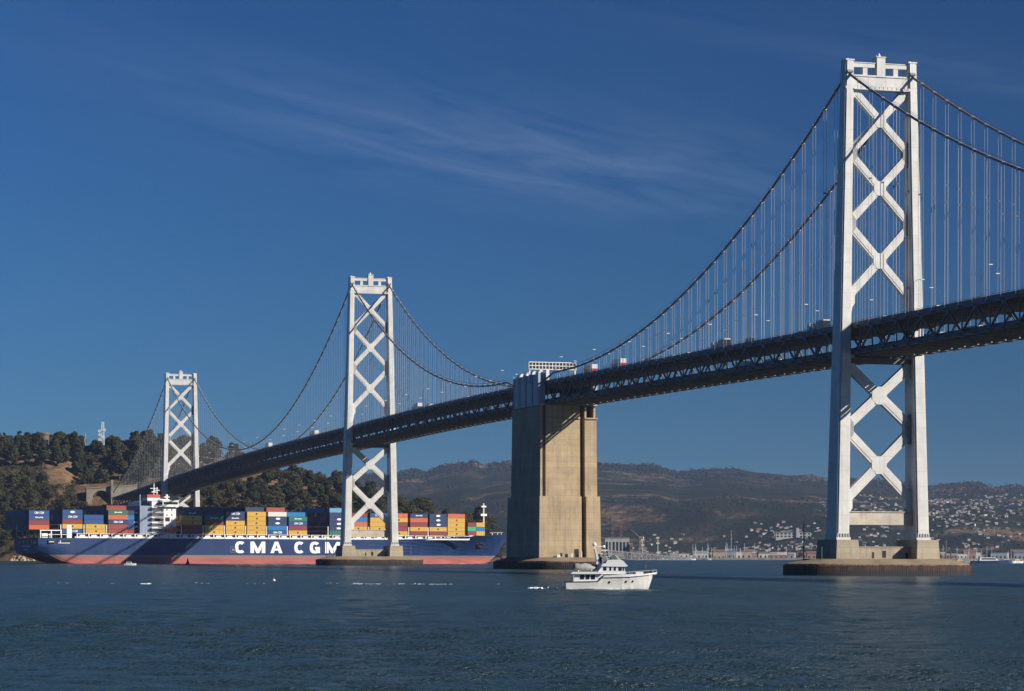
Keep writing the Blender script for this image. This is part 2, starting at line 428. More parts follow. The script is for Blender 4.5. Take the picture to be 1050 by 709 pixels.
ks = [(-430 + PAN*i) for i in range(1, int((1672+430)/PAN))]
for s in ks:
    for sg in (-1, 1):
        z1 = cableZ(s) - .3 if s > -330 else 0; z0 = deckZ(s) - 1.6
        if z1 - z0 < 1.6 or min(abs(s), abs(s-708), abs(s-1366)) < 4 or 318 < s < 390: continue
        ind = -135 < s < 318
        h = MB() if ind else rest
        rr = .062 if s < 400 else .045 if s < 720 else .028
        for dx in (-.48, .48):
            h.tube([(sg*10.5+dx, s, z1), (sg*10.5+dx, s, z0)], rr, 4, caps=False)
        h.box(sg*10.5-.6, sg*10.5+.6, s-.12, s+.12, z0-.2, z0+.25)
        if ind and z1-z0 > 14:
            zc = z0 + (z1-z0)*.62
            h.box(sg*10.5-.52, sg*10.5+.52, s-.05, s+.05, zc, zc+.5, 1)
        if ind: h.build('suspender_rope', [M_rope, M_clamp], bridge)
tag(rest.build('suspender_ropes', M_rope, bridge), 'distant suspender ropes beyond the concrete pier', kind='stuff')

# ---- stiffening truss and two roadways
deck = tag(link('truss_deck', None, bridge), 'double-deck stiffening truss carrying the two roadways')
S0, S1 = -430.0, 1690.0
NP = int((S1-S0)/PAN)
st_ = [S0 + PAN*i for i in range(NP+1)]
D_LOW = 10.1
for sg in (-1, 1):
    t = MB(); x = sg*9.75
    for i in range(NP):
        a, b = st_[i], st_[i+1]; za, zb = deckZ(a), deckZ(b)
        t.beam((x,a,za-1.75),(x,b,zb-1.75), .75, .95)
        t.beam((x,a,za-D_LOW+.45),(x,b,zb-D_LOW+.45), .75, .95)
        if i % 2 == 0: p, q = za-D_LOW+.9, zb-2.2
        else: p, q = za-2.2, zb-D_LOW+.9
        t.beam((x,a,p),(x,b,q), .5, .5)
        t.beam((x,a,za-D_LOW+.9),(x,a,za-2.2), .34, .34)
        for z in ((za-2.25) if i % 2 else (za-D_LOW+.95),):
            up = -1 if i % 2 else 1
            t.add([(x+sg*.40,a-1.5,z),(x+sg*.40,a+1.5,z),(x+sg*.40,a+.5,z+up*1.1),(x+sg*.40,a-.5,z+up*1.1),
                   (x+sg*.32,a-1.5,z),(x+sg*.32,a+1.5,z),(x+sg*.32,a+.5,z+up*1.1),(x+sg*.32,a-.5,z+up*1.1)],
                  [(0,1,2,3),(7,6,5,4),(0,4,5,1),(1,5,6,2),(2,6,7,3),(3,7,4,0)])
    t.build('side_truss', M_truss, deck)
def strip(x0, x1, dz0, dz1, mat, name):
    g = MB(); rings = [[(x0,s,deckZ(s)+dz0),(x1,s,deckZ(s)+dz0),(x1,s,deckZ(s)+dz1),(x0,s,deckZ(s)+dz1)] for s in st_]
    g.loft(rings); return g.build(name, mat, deck)
strip(-9.3, 9.3, -1.22, -.92, M_road, 'upper_roadway')
strip(-8.9, 8.9, -D_LOW+.95, -D_LOW+1.25, M_road, 'lower_roadway')
for sg in (-1, 1):
    g = MB(); x = sg*9.75
    rings = [[(x-.16,s,deckZ(s)-1.25),(x+.16,s,deckZ(s)-1.25),(x+.16,s,deckZ(s)-.25),(x-.16,s,deckZ(s)-.25)] for s in st_]
    g.loft(rings)
    for a, b in zip(st_, st_[1:]):
        for k in range(3):
            y = a+(b-a)*k/3; g.box(x-.05,x+.05,y-.05,y+.05,deckZ(y)-.25,deckZ(y)+.12)
        g.beam((x,a,deckZ(a)+.10),(x,b,deckZ(b)+.10), .09,.09)
    g.build('railing', M_truss, deck)
    g = MB(); x = sg*8.75
    g.loft([[(x-.12,s,deckZ(s)-D_LOW+1.25),(x+.12,s,deckZ(s)-D_LOW+1.25),(x+.12,s,deckZ(s)-D_LOW+2.1),(x-.12,s,deckZ(s)-D_LOW+2.1)] for s in st_])
    g.build('parapet', M_truss, deck)
fb = MB()
for s in st_[:-1]:
    z = deckZ(s)
    fb.box(-9.35, 9.35, s-.22, s+.22, z-2.9, z-1.24)
    fb.box(-9.35, 9.35, s-.25, s+.25, z-D_LOW-.55, z-D_LOW+.93)
    for sg in (-1,1):                                   # outrigger brackets that hold the suspenders
        fb.plate([(sg*10.13,z-D_LOW+.75),(sg*11.5,z-D_LOW+.75),(sg*11.5,z-D_LOW+.2),(sg*10.13,z-D_LOW-.5)], 'y', s-.2, s+.2)
        fb.box(min(sg*10.13,sg*11.1), max(sg*10.13,sg*11.1), s-.2, s+.2, z-2.0, z-1.45)
fb.build('floor_beams', M_under, deck)
sr = MB()
for a, b in zip(st_, st_[1:]):
    za, zb = deckZ(a), deckZ(b)
    for x in (-7.2,-4.8,-2.4,0,2.4,4.8,7.2):
        sr.beam((x,a,za-1.55),(x,b,zb-1.55), .25,.6); sr.beam((x,a,za-D_LOW+.6),(x,b,zb-D_LOW+.6), .25,.62)
    sr.beam((-9.3,a,za-D_LOW-.2),(9.3,b,zb-D_LOW-.2), .4,.3); sr.beam((9.3,a,za-D_LOW-.24),(-9.3,b,zb-D_LOW-.24), .4,.3)
sr.build('stringers', M_under, deck)
# inspection walkway hung under the far edge, with its light side panels
wk = MB()
for i, (a, b) in enumerate(zip(st_, st_[1:])):
    za, zb = deckZ(a)-D_LOW, deckZ(b)-D_LOW
    wk.beam((10.9,a+1,za-.1),(10.9,a+PAN*.55,za+(zb-za)*.55-.1), .8, .5)
wk.loft([[(10.3,s,deckZ(s)-D_LOW-.16),(11.4,s,deckZ(s)-D_LOW-.16),(11.4,s,deckZ(s)-D_LOW-.10),(10.3,s,deckZ(s)-D_LOW-.10)] for s in st_])
wk.build('walkway', plain('walkway_cream', (.50,.46,.38), .7), deck)

# ---- central concrete anchorage
an = tag(link('concrete_anchorage', None, bridge, (0,354,0)), 'massive tan concrete pier in the middle of the bridge')
c = MB()
ZL = 31.0; ZT = 70.4
c.prism([(-13.6,-25.6),(5.3,-25.6),(5.3,25.6),(-13.6,25.6)], 4.6, ZL, 0, [(-13.2,-25.0),(5.3,-25.0),(5.3,25.0),(-13.2,25.0)])
c.prism([(7.4,-25.6),(14.0,-25.6),(14.0,25.6),(7.4,25.6)], 4.6, ZL, 0, [(7.4,-25.0),(13.5,-25.0),(13.5,25.0),(7.4,25.0)])
c.prism([(-10.0,-23.0),(5.3,-23.0),(5.3,23.0),(-10.0,23.0)], ZL-.01, ZT, 0, [(-9.9,-22.2),(5.3,-22.2),(5.3,22.2),(-9.9,22.2)])
c.prism([(-12.3,-20.9),(-9.95,-20.9),(-9.95,22.9),(-12.3,22.9)], ZL-.01, ZT, 0, [(-12.0,-20.4),(-9.95,-20.4),(-9.95,22.1),(-12.0,22.1)])
c.prism([(7.4,-23.0),(12.9,-23.0),(12.9,23.0),(7.4,23.0)], ZL-.01, ZT-6.5, 0, [(7.4,-22.4),(12.6,-22.4),(12.6,22.4),(7.4,22.4)])
c.prism([(-12.5,-23.2),(-11.5,-23.2),(-11.5,-20.6),(-12.5,-20.6)], ZL, ZT, 0, [(-12.2,-22.4),(-11.4,-22.4),(-11.4,-20.1),(-12.2,-20.1)])
c.box(5.0, 7.6, -9, 18, 4.6, ZT-1)
c.box(7.35,13.0,-22.9,22.9,ZT-6.5,ZT-5.9); c.box(7.6,8.4,-21.5,-12,ZT-5.9,ZT); c.box(11.6,12.4,-21.5,-12,ZT-5.9,ZT); c.box(7.2,12.6,-12,12,ZT-5.9,ZT-.2)
c.box(-9.95,5.35,-22.85,-22.2,ZT-6.4,ZT-6.0)
c.build('concrete_body', M_conc, an)
M_cap = weathered('blue_grey_steel', (.40,.45,.50), .5, (.3,.33,.36), .4, .06)
h = MB()
h.box(-13.0,-10.2,-22.6,16.2,ZT-.8,ZT+12.6)
for k in range(5):
    y = -22.6+k*9.7; h.box(-13.35,-13.0,y-.55 if k else y,y+.55 if k<4 else y,ZT-.8,ZT+13.4)
for k in range(4):
    y = -17.75+k*9.7; h.box(-13.18,-13.0,y-3.1,y+3.1,ZT+.2,ZT+12.0)
h.build('steel_housing', M_cap, an)
h = MB()
h.box(10.2,13.0,-22.6,22.6,ZT-.8,ZT+12.6); h.build('steel_housing', M_cap, an)
sl3 = MB()
for k in range(8): sl3.box(-13.02,-13.0+.0,-19+k*5.4,-18.6+k*5.4,ZT,ZT+12)
t_ = MB()
for k in range(4):
    y = -18+k*9.6; t_.box(-12.6,-10.6,y-2.2,y+2.2,ZT+12.6,ZT+13.5); t_.tube([(-11.6,y-3.2,ZT+13.3),(-11.6,y+.6,ZT+13.3)], .95, 10)
t_.box(-10.3,-8.9,-24.2,-22.0,ZT+9.4,ZT+14.2)
t_.build('cable_hood', M_white, an)
dd = MB()
for a_, b_, c_, d_ in ((2.2,3.9,4.9,8.6),(-2.0,-.9,5.0,6.6),(-4.2,-3.4,5.6,6.9)): dd.box(a_,b_,-25.75,-25.35,c_,d_)
dd.build('service_door', M_dark, an)
eq = MB(); eq.box(-6.2,-4.8,-27.4,-26.4,4.9,6.3); eq.box(.2,.7,-27.2,-26.8,4.9,6.9); eq.box(4.6,5.0,-26.9,-26.6,4.9,7.6)
eq.build('service_box', M_white, an)
f = pier(bridge, 'timber fendered base of the concrete anchorage', 354, 21.5, 37, False)
# ------------------------------------------------------------------ container ship
SS = 1.09                                         # scale of ship and boxes
SH = R(31.0); SHX, SHY = -267.6*SS, 1595.0*SS          # near stern corner
hx, hy = math.cos(SH), math.sin(SH)
LOA, BEAM = 309.0, 40.0
def u_at(px, y=0.0):                             # distance along the ship of a photo column, on the plane y behind the near side
    k = (px - CX) / FPX; bx, by = SHX - hy*y*SS, SHY + hx*y*SS
    return (k*by - bx) / (hx - k*hy) / SS
def SW(u, y, z=0): return Vector((SHX + (hx*u - hy*y)*SS, SHY + (hy*u + hx*y)*SS, z*SS))

def hull_mat():
    m, nt, bs = newmat('ship_hull_paint')
    tc = N(nt, 'ShaderNodeTexCoord'); sp = N(nt, 'ShaderNodeSeparateXYZ'); nt.links.new(tc.outputs['Object'], sp.inputs[0])
    st = noise(nt, coords(nt, (.12,.12,.02)), 1, 6, .65); bl = noise(nt, coords(nt), .05, 5)
    blue = ramp(nt, bl, [(.3,(.010,.030,.10)),(.7,(.020,.046,.135))])
    blue = mixc(nt, ramp(nt, st, [(.5,(0,0,0)),(.72,(.45,)*3)]), blue, (.045,.07,.13))
    red = ramp(nt, noise(nt, coords(nt, (.05,.05,.4)), 1, 6, .6), [(.3,(.27,.075,.06)),(.6,(.44,.13,.105)),(.8,(.40,.17,.13))])
    fade = N(nt, 'ShaderNodeMapRange'); fade.inputs[1].default_value = 2.6; fade.inputs[2].default_value = 4.3; nt.links.new(sp.outputs[2], fade.inputs[0])
    red = mixc(nt, fade.outputs[0], red, (.24,.16,.145))
    f = math_(nt, 'GREATER_THAN', sp.outputs[2], 5.0)
    nt.links.new(mixc(nt, f, red, blue), bs.inputs['Base Color']); bs.inputs['Roughness'].default_value = .5; bs.inputs['Specular IOR Level'].default_value = .2
    plates = noise(nt, coords(nt, (.25,.25,.5)), 1, 2); bump(nt, bs, plates, .12, .3)
    return m
M_hull = hull_mat()
M_shipwhite = weathered('ship_white', (.80,.79,.75), .45, (.42,.28,.18), .35, .05)
M_deckgrey = weathered('ship_deck_red', (.20,.09,.07), .8, None, 0, .2)
M_glass = newmat('dark_glass')[0]; M_glass.node_tree.nodes['Principled BSDF'].inputs['Base Color'].default_value = (.015,.02,.025,1); M_glass.node_tree.nodes['Principled BSDF'].inputs['Roughness'].default_value = .12
M_letter = plain('white_lettering', (.84,.84,.82), .5, 0, .02)
M_navy = plain('navy_paint', (.03,.05,.13), .5)
M_orange = plain('lifeboat_orange', (.62,.10,.03), .4)

ship = thing('container_ship', 'long blue container ship with red waterline lying behind the bridge piers', 'ship', SW(0, BEAM/2), SH); ship.scale = (SS, SS, SS)
# hull stations: u, half deck, half waterline, bottom z, deck z, flare start
ST = [(0,18.6,14.5,5.6,14.6),(6,19.6,16.5,4.2,14.6),(14,20,18.4,1.6,14.6),(24,20,19.3,-.9,14.6),(45,20,20,-.9,14.6),(90,20,20,-.9,14.6),(150,20,20,-.9,14.6),
      (205,20,20,-.9,14.6),(228,20,19.2,-.9,14.7),(248,19.8,16.2,-.9,15.2),(264,18.9,12.0,-.9,16.0),(278,16.9,7.4,-.9,16.8),(290,13.2,3.2,-.9,17.5),(299,8.4,.9,1.2,18.0),(305,4.2,.45,7.2,18.4),(309,.6,.3,14.6,18.7)]
ST = [(u + (9.5*(u-248)/61 if u > 248 else 0), *r_) for u, *r_ in ST]
rings = []
for u, bd, bw, zb, zd in ST:
    side = []
    for k in range(9):
        t = k/8; z = zb + (zd - zb)*t
        wl = 1 - (1-t)**1.6 if u < 60 else t**1.25
        if u > 205: b = bw + (bd-bw)*max(0, (z-2)/(zd-2))**1.7 if z > 2 else bw
        else: b = bw + (bd-bw)*min(1, t*1.8)**.6
        side.append((b, z))
    rings.append([(u, -b, z) for b, z in reversed(side)] + [(u, b, z) for b, z in side])
hb = MB(); hb.loft(rings, 0)
hull = hb.build('hull', M_hull, ship)
# stern details
tr = MB()
for k in range(6): tr.box(-.06,.03,-6+k*2.1,-4.9+k*2.1,9.4,10.2)
for k in range(4): tr.box(-.06,.03,-3+k*1.6,-2.0+k*1.6,7.6,8.2)
tag(tr.build('stern_lettering', M_letter, ship))
mo = MB()
for a, b, z0, z1 in ((58,63,11.4,12.9),): pass
for a, b in ((5.5,9.5),(11.0,19.0)):
    mo.box(a,b,-20.12,-19.3,11.4,13.3)
mo.build('mooring_opening', M_dark, ship)
mr = MB()
mr.box(11.4,18.6,-20.2,-20.13,11.5,11.9); mr.box(6,9,-20.2,-20.13,12.2,12.6); mr.box(12.5,13.0,-20.2,-20.13,11.9,13.2)
for y in (-14,-9,-3,4,10): mr.box(-.1,-.02,y,y+.6,11.4,13.3); 
mr.box(-.1,-.02,-15,-11.5,11.5,12.1)
mr.build('mooring_fitting', M_shipwhite, ship)
# raised stern platform
sp_ = MB()
sp_.box(1.0,20.5,-18.8,18.8,18.6,19.2)
for u in (1.5,8,14,20):
    for y in (-18.4,-9,0,9,18.4): sp_.box(u-.3,u+.3,y-.3,y+.3,14.6,18.6)
sp_.box(1,20.4,-18.82,-18.6,16.4,16.7); sp_.box(3,8,-17,-12,14.6,17.2); sp_.box(17.2,20.2,-19.0,-16.4,14.6,22.0)
sp_.build('mooring_platform', M_shipwhite, ship)

# lettering on the side
def glyph(ch):
    cu = bpy.data.curves.new('letter', 'FONT'); cu.body = ch; cu.offset = .028; cu.extrude = 0; cu.resolution_u = 4
    o = bpy.data.objects.new('letter', cu); COL.objects.link(o)
    bpy.context.view_layer.update()
    me = bpy.data.meshes.new_from_object(o.evaluated_get(bpy.context.evaluated_depsgraph_get()))
    v = [tuple(p.co) for p in me.vertices]; f = [tuple(p.vertices) for p in me.polygons]
    bpy.data.objects.remove(o); bpy.data.meshes.remove(me)
    return v, f
def letters(mb, spans, z0, z1, y, to3=None):
    for ch, a, b in spans:
        v, f = glyph(ch)
        xs = [p[0] for p in v]; ys = [p[1] for p in v]
        fx = (b-a)/(max(xs)-min(xs)); fy = (z1-z0)/(max(ys)-min(ys))
        pts = [(a+(p[0]-min(xs))*fx, y, z0+(p[1]-min(ys))*fy) for p in v]
        mb.add(pts, f)
def arc_letter(mb, a, b, z0, z1, y, bar):
    """bold C or G: a thick superelliptic ring open to the right"""
    cx_, cz = (a+b)/2, (z0+z1)/2; rx, rz = (b-a)/2, (z1-z0)/2; th = 2.1; n = 30; o = []
    for k in range(n+1):
        t = R(46 if not bar else 40) + (R(314 if not bar else 352) - R(46 if not bar else 40))*k/n; c_, s_ = math.cos(t), math.sin(t)
        e = lambda v: math.copysign(abs(v)**.78, v)
        o.append(((cx_+e(c_)*rx, y, cz+e(s_)*rz), (cx_+e(c_)*(rx-th), y, cz+e(s_)*(rz-th*.78))))
    mb.add([p for q in o for p in q], [(2*k, 2*k+1, 2*k+3, 2*k+2) for k in range(n)])
    if bar: mb.add([(cx_+.1,y-.005,cz+.35),(b+.05,y-.005,cz+.35),(b+.05,y-.005,cz-1.15),(cx_+.1,y-.005,cz-1.15)], [(0,1,2,3)]); mb.add([(b-1.95,y-.01,cz-.5),(b+.05,y-.01,cz-.5),(b+.05,y-.01,z0+.1),(b-1.95,y-.01,z0+.4)], [(0,1,2,3)])
def bold_M(mb, a, b, z0, z1, y):
    m_ = (a+b)/2; th = 2.35
    mb.add([(a,y,z0),(a+th,y,z0),(a+th,y,z1),(a,y,z1),(b-th,y,z0),(b,y,z0),(b,y,z1),(b-th,y,z1),(m_-1.0,y,z0),(m_+1.0,y,z0),(a+th,y,z1-3.6),(b-th,y,z1-3.6),(m_,y,z0+2.6)],
           [(0,1,10,2,3),(4,5,6,7,11),(2,10,8,9,12),(12,9,11,7)])
def bold_A(mb, a, b, z0, z1, y):
    m_ = (a+b)/2; t = 2.3; zc = z0+1.5; zd = z0+2.7
    def xl(z, o): return a+o+(m_-1.15-a)*(z-z0)/(z1-z0)
    mb.add([(a,y,z0),(a+t,y,z0),(m_,y,z1-1.9),(m_,y,z1),(m_-1.15,y,z1),(b,y,z0),(b-t,y,z0),(m_+1.15,y,z1)], [(0,1,2,3,4),(5,7,3,2,6)])
    mb.add([(m_-2.6,y-.005,zc),(m_+2.6,y-.005,zc),(m_+2.1,y-.005,zd),(m_-2.1,y-.005,zd)], [(0,1,2,3)])
lt = MB()
SPAN = [('C',241,251.8),('M',256.8,272),('A',277.2,289.6),('C',301.8,312.4),('G',317.6,328),('M',333.4,348.6)]
for ch, a, b in SPAN:
    a, b = u_at(a), u_at(b)
    if ch == 'M': bold_M(lt, a, b, 6.3, 13.1, -20.03)
    elif ch == 'A': bold_A(lt, a, b, 6.3, 13.1, -20.03)
    else: arc_letter(lt, a, b, 6.2, 13.2, -20.03, ch == 'G')
lt.build('hull_lettering', M_letter, ship)
lm = MB(); u0 = u_at(236.3)
for d in (0, .9): lm.box(u0+d*0, u0+3.6, -20.05, -20.02, 6.6+d*3.6, 6.8+d*3.6); lm.box(u0+d*3.6, u0+.2+d*3.6, -20.05, -20.02, 6.6, 10.0)
lm.box(u0+1,u0+2.6,-20.05,-20.02,7.6,8.8); lm.build('draught_mark', M_cable, ship)
for px_, z in ((435,6.6),(481.5,6.2),(497,6.8)):
    u = u_at(px_, 2.0)
    yy = -20 + (2.4 if px_ < 440 else 8.6 if px_ < 490 else 13.6)
# anchor in a dark pocket
M_rustbow = plain('bow_rust', (.16,.07,.06), .8)
def hull_y(u, z):
    for (a, b) in zip(ST, ST[1:]):
        if a[0] <= u <= b[0]:
            t = (u-a[0])/(b[0]-a[0]); bd, bw, zd = (a[i]+(b[i]-a[i])*t for i in (1,2,4))
            return -(bw + (bd-bw)*max(0,(z-2)/(zd-2))**1.7)
u = 298.0
def onhull(pts, off, m, name, mat):
    g = MB(); g.add([(a, hull_y(a, z)-off, z) for a, z in pts], [tuple(range(len(pts)))]); return g.build(name, mat, ship)
ak = MB()
for a, z in ((293.5,12.0),(295.8,12.3),(298.0,12.0)):
    y = hull_y(a, z); ak.tube([(a,y-.1,z+1.0),(a,y-.75,z-.3)], [.9,.5], 8)
ak.tube([(294,hull_y(294,11.4)-.6,11.2),(296,hull_y(296,10.4)-1.0,10.6),(298,hull_y(298,11.4)-.6,11.2)], .5, 6)
ak.build('anchor', M_dark, ship)

# hatch coaming and lashing posts along the near edge
cm = MB()
cm.box(22,298-16,-19.2,-18.8,14.6,15.5)
u = 23.0
while u < 280:
    hwid = 19.4 if u < 250 else 19.4-(u-250)*.12
    cm.box(u,u+.7,-hwid,-hwid+.9,14.6,17.2); cm.box(u,u+6.6,-hwid+.3,-hwid+.6,16.9,17.2); cm.box(u+2,u+5.2,-hwid+.5,-hwid+.9,15.4,16.5)
    u += 7.12
for y in (-12,0,12): cm.box(24,276,y-2,y+2,14.6,16.6)
cm.build('hatch_coaming', M_shipwhite, ship)
hc = MB(); hc.box(24,150,-18.2,18.2,14.6,16.9); hc.box(150,262,-18.2,18.2,14.6,16.9); hc.box(262,283,-15,15,15.0,16.9)
hc.build('hatch_covers', M_deckgrey, ship)

# superstructure
sb = tag(link('superstructure', None, ship), 'white block with the wheelhouse on top')
ua, ub = u_at(156.5), u_at(181.0); yN = -19.0
b = MB()
b.box(ua+7.4,ub,yN,19,14.6,33.0); b.box(ua+1.2,ua+7.4,yN+3,19,14.6,36.2); b.box(ua+7.4,ub-1.5,yN+6,13,33.0,37.6)
for i, z in enumerate((17.4,20.4,23.4,26.4,29.4,32.4)):
    b.box(ua,ua+7.45,yN-.0,19.2,z,z+.28); b.box(ua,ua+7.4,yN+.0,yN+.12,z+.9,z+1.05); b.box(ua+.0,ua+.15,yN,19,z+.9,z+1.05)
    for k in range(4): b.box(ua+.1+k*2.4,ua+.3+k*2.4,yN+.05,yN+.2,z,z+1)
b.box(ua+4,ub+1.2,yN-1.6,20.6,33.0,33.4); b.box(ua+6,ub+1,yN-1.5,20.5,33.4,36.4); b.box(ua+5.6,ub+1.4,yN-1.7,20.7,36.4,36.8)
b.build('deckhouse', M_shipwhite, sb)
for z in (18.8,21.8,24.8,27.8,30.8):
    for k in range(3):
        wn = MB(); uu = ua+9+k*3.1; wn.box(uu,uu+.7,yN-.04,yN+.05,z,z+.9); wn.build('cabin_window', M_glass, sb)
wn = MB(); wn.box(ua+6.6,ub+.5,yN-1.56,yN-1.45,34.4,35.8); wn.box(ua+5.93,ua+6.02,yN-1,20,34.4,35.8); wn.build('wheelhouse_window', M_glass, sb)
op = MB(); op.box(ua+3.0,ua+6.4,yN+2.94,yN+3.05,24.6,27.4); op.box(ua+8.3,ua+11.2,yN-.05,yN+.04,24.5,26.9); op.build('side_opening', M_dark, sb)
lb = MB(); uc = (u_at(171)+u_at(179))/2
lb.loft([[(uc+dx, yN-1.6+math.cos(a)*1.35*k, 19.4+math.sin(a)*1.35*k) for a in [2*math.pi*j/10 for j in range(10)]] for dx, k in ((-4.4,.35),(-3.6,.85),(-1.5,1),(1.5,1),(3.6,.85),(4.4,.35))])
lb.box(uc+1.2,uc+3.2,yN-2.4,yN-.8,20.5,21.4)
lb.build('lifeboat', M_orange, sb)
dv = MB()
for d in (-3,3): dv.beam((uc+d,yN-.2,17.2),(uc+d,yN-1.4,22.6),.3,.3); dv.beam((uc+d,yN-1.4,22.6),(uc+d,yN-2.4,22.6),.3,.3)
dv.box(uc-5.5,uc+6,yN-2.6,yN-.02,16.8,17.1); dv.build('davit', M_shipwhite, sb)
# funnel with its bands
fn = tag(link('funnel', None, ship), 'funnel banded red, white and blue')
fu = u_at(151.0, 8)
for z0, z1, mt in ((14.6,30.5,M_navy),(30.5,33.4,M_shipwhite),(33.4,36.6,M_navy),(36.6,38.2,M_shipwhite),(38.2,40.2,plain('funnel_red',(.55,.04,.03),.5))):
    b = MB(); b.box(fu,fu+8,-12,-4,z0,z1); b.build('funnel_band', mt, fn)
bk = MB(); bk.box(ua-6.5,ua+.9,-16.5,17,14.6,33.5); bk.box(ua-6,ua-5.4,-15,-14.4,33.5,40); bk.build('engine_casing', plain('casing_blue_grey',(.22,.27,.36),.6), ship)
ms = MB(); mx = ua+9.5
ms.tube([(mx,0,37.6),(mx,0,47.0)], [.55,.3], 8); ms.tube([(mx-2.4,0,44.0),(mx+2.4,0,44.0)], .22, 6); ms.box(mx-1.8,mx+1.8,-1.8,1.8,41.6,42.0)
ms.tube([(mx-1.2,-7,37.6),(mx-1.2,-7,44.6)], .3, 6); ms.box(mx-2.6,mx+.4,-7.3,-6.7,42.6,43.0); ms.tube([(mx+4,-9,37.6),(mx+4,-9,40.4)], .9, 8); ms.box(mx+2.4,mx+5.6,-10,-8,38.6,39.2)
ms.box(mx-5,mx+4,-.25,.25,38.4,38.8); ms.box(mx-1.3,mx-1.1,-7,.2,38.4,38.8); ms.box(mx+3.6,mx+4,-9,.2,38.4,38.8); ms.box(mx-5.1,mx-4.9,-11,.2,38.4,38.8); ms.tube([(mx-5,-11,36.8),(mx-5,-11,43.5)], .25, 6); ms.box(mx-6.4,mx-3.6,-11.3,-10.7,41.6,42.0)
ms.build('radar_mast', M_shipwhite, ship)
fm = MB(); fx_ = u_at(495.6, 20)
fm.tube([(fx_,0,17.0),(fx_,0,38.0)], [.8,.45], 8); fm.box(fx_-2.2,fx_+2.2,-.6,.6,30.0,31.3); fm.box(fx_-1.7,fx_+1.7,-.6,.6,35.4,36.4); fm.tube([(fx_-3,0,17.4),(fx_-.3,0,27)], .25, 6)
fm.build('foremast', M_shipwhite, ship)
bw = MB()
for u0_, y0 in ((307,-4.6),(312,-2.6),(315.5,-1.2)): bw.box(u0_-.2,u0_+.2,y0-.2,y0+.2,18.0,19.4)
bw.beam((304,-6.5,19.4),(317,-.6,19.8),.14,.14); bw.box(292,295,-2,1.2,17.0,20.0); bw.build('bow_rail', M_shipwhite, ship)

# ---- containers
CC = {'navy':(.035,.055,.13),'blue':(.03,.085,.24),'bright blue':(.02,.19,.45),'light blue':(.14,.38,.52),'red':(.26,.055,.05),'orange':(.58,.15,.07),
      'yellow':(.66,.39,.07),'green':(.045,.17,.12),'white':(.74,.71,.65),'brick red':(.33,.08,.06),'light green':(.05,.42,.22)}
def cont_mat(name, c):
    m, nt, bs = newmat(name)
    wv = N(nt, 'ShaderNodeTexWave', wave_type='BANDS', bands_direction='X'); wv.inputs['Scale'].default_value = 1.1
    nt.links.new(coords(nt), wv.inputs[0])
    st = noise(nt, coords(nt, (.9,.9,.25)), 1, 5, .65)
    oi = N(nt, 'ShaderNodeObjectInfo')
    base = mixc(nt, math_(nt, 'MULTIPLY', oi.outputs['Random'], .30), c, tuple(x*.62+.02 for x in c))
    base = mixc(nt, ramp(nt, st, [(.5,(0,0,0)),(.75,(.4,)*3)]), base, tuple(x*.55+.02 for x in c))
    nt.links.new(base, bs.inputs['Base Color']); bs.inputs['Roughness'].default_value = .55; bs.inputs['Specular IOR Level'].default_value = .25
    bump(nt, bs, wv.outputs['Fac'], .5, .08); return m
CM = {k: cont_mat('container_' + k.replace(' ', '_'), v) for k, v in CC.items()}
def cont_mesh(L, W, H, mat):
    b = MB(); e = .14
    b.box(.06,L-.06,.06,W-.06,.10,H-.06)
    for x in (0, L-e):
        for y in (0, W-e): b.box(x,x+e,y,y+e,0,H)
    for z in (0, H-e):
        for y in (0.01, W-e-.01): b.box(e,L-e,y,y+e,z+.01,z+e-.01)
        for x in (.01, L-e-.01): b.box(x,x+e,e,W-e,z+.01,z+e-.01)
    for y in (W*.28, W*.42, W*.58, W*.72): b.box(-.02,.07,y-.04,y+.04,.2,H-.2)
    return b.mesh('shipping_container', mat)
CH = 2.72; CL = 12.19; CWD = 2.44
CMESH = {k: cont_mesh(CL, CWD, CH-.06, m) for k, m in CM.items()}
CMESH20 = {k: cont_mesh(6.06, CWD, CH-.06, m) for k, m in CM.items()}
# white or dark emblem panels, shared meshes
def text_mesh(txt, w_, h_):
    mb = MB(); v, f = glyph(txt)
    xs = [p[0] for p in v]; ys = [p[1] for p in v]
    mb.add([((p[0]-min(xs))/(max(xs)-min(xs))*w_-w_/2, 0, (p[1]-min(ys))/(max(ys)-min(ys))*h_-h_/2) for p in v], f)
    return mb.mesh('emblem', M_letter)
EM_TXT = text_mesh('CMA CGM', 5.6, 1.25)
e2 = MB(); e2.add([(1.5*math.cos(2*math.pi*k/14), 0, .62*math.sin(2*math.pi*k/14)) for k in range(14)], [tuple(range(14))]); EM_OVAL = e2.mesh('emblem', M_letter)
e3 = MB(); e3.add([(.62*math.cos(2*math.pi*k/10), 0, .62*math.sin(2*math.pi*k/10)) for k in range(10)], [tuple(range(10))]); EM_DOT = e3.mesh('emblem', plain('brown_emblem', (.08,.03,.015), .6))
e4 = MB()
for k in range(5): e4.add([(-2.2+k*.95,0,-.3+.1*(k%2)),(-1.5+k*.95,0,-.3+.1*(k%2)),(-1.5+k*.95,0,.42-.12*(k%3)),(-2.2+k*.95,0,.42-.12*(k%3))], [(0,1,2,3)])
EM_MARK = e4.mesh('emblem', M_letter)
EMB = {'t': EM_TXT, 'o': EM_OVAL, 'd': EM_DOT, 'w': EM_MARK}
ORD = ['first','second','third','fourth','fifth','sixth','seventh','eighth','ninth','tenth','eleventh','twelfth','thirteenth','fourteenth','fifteenth']
TIER = ['bottom','second from bottom','third from bottom','fourth from bottom','fifth from bottom','sixth from bottom','seventh from bottom']
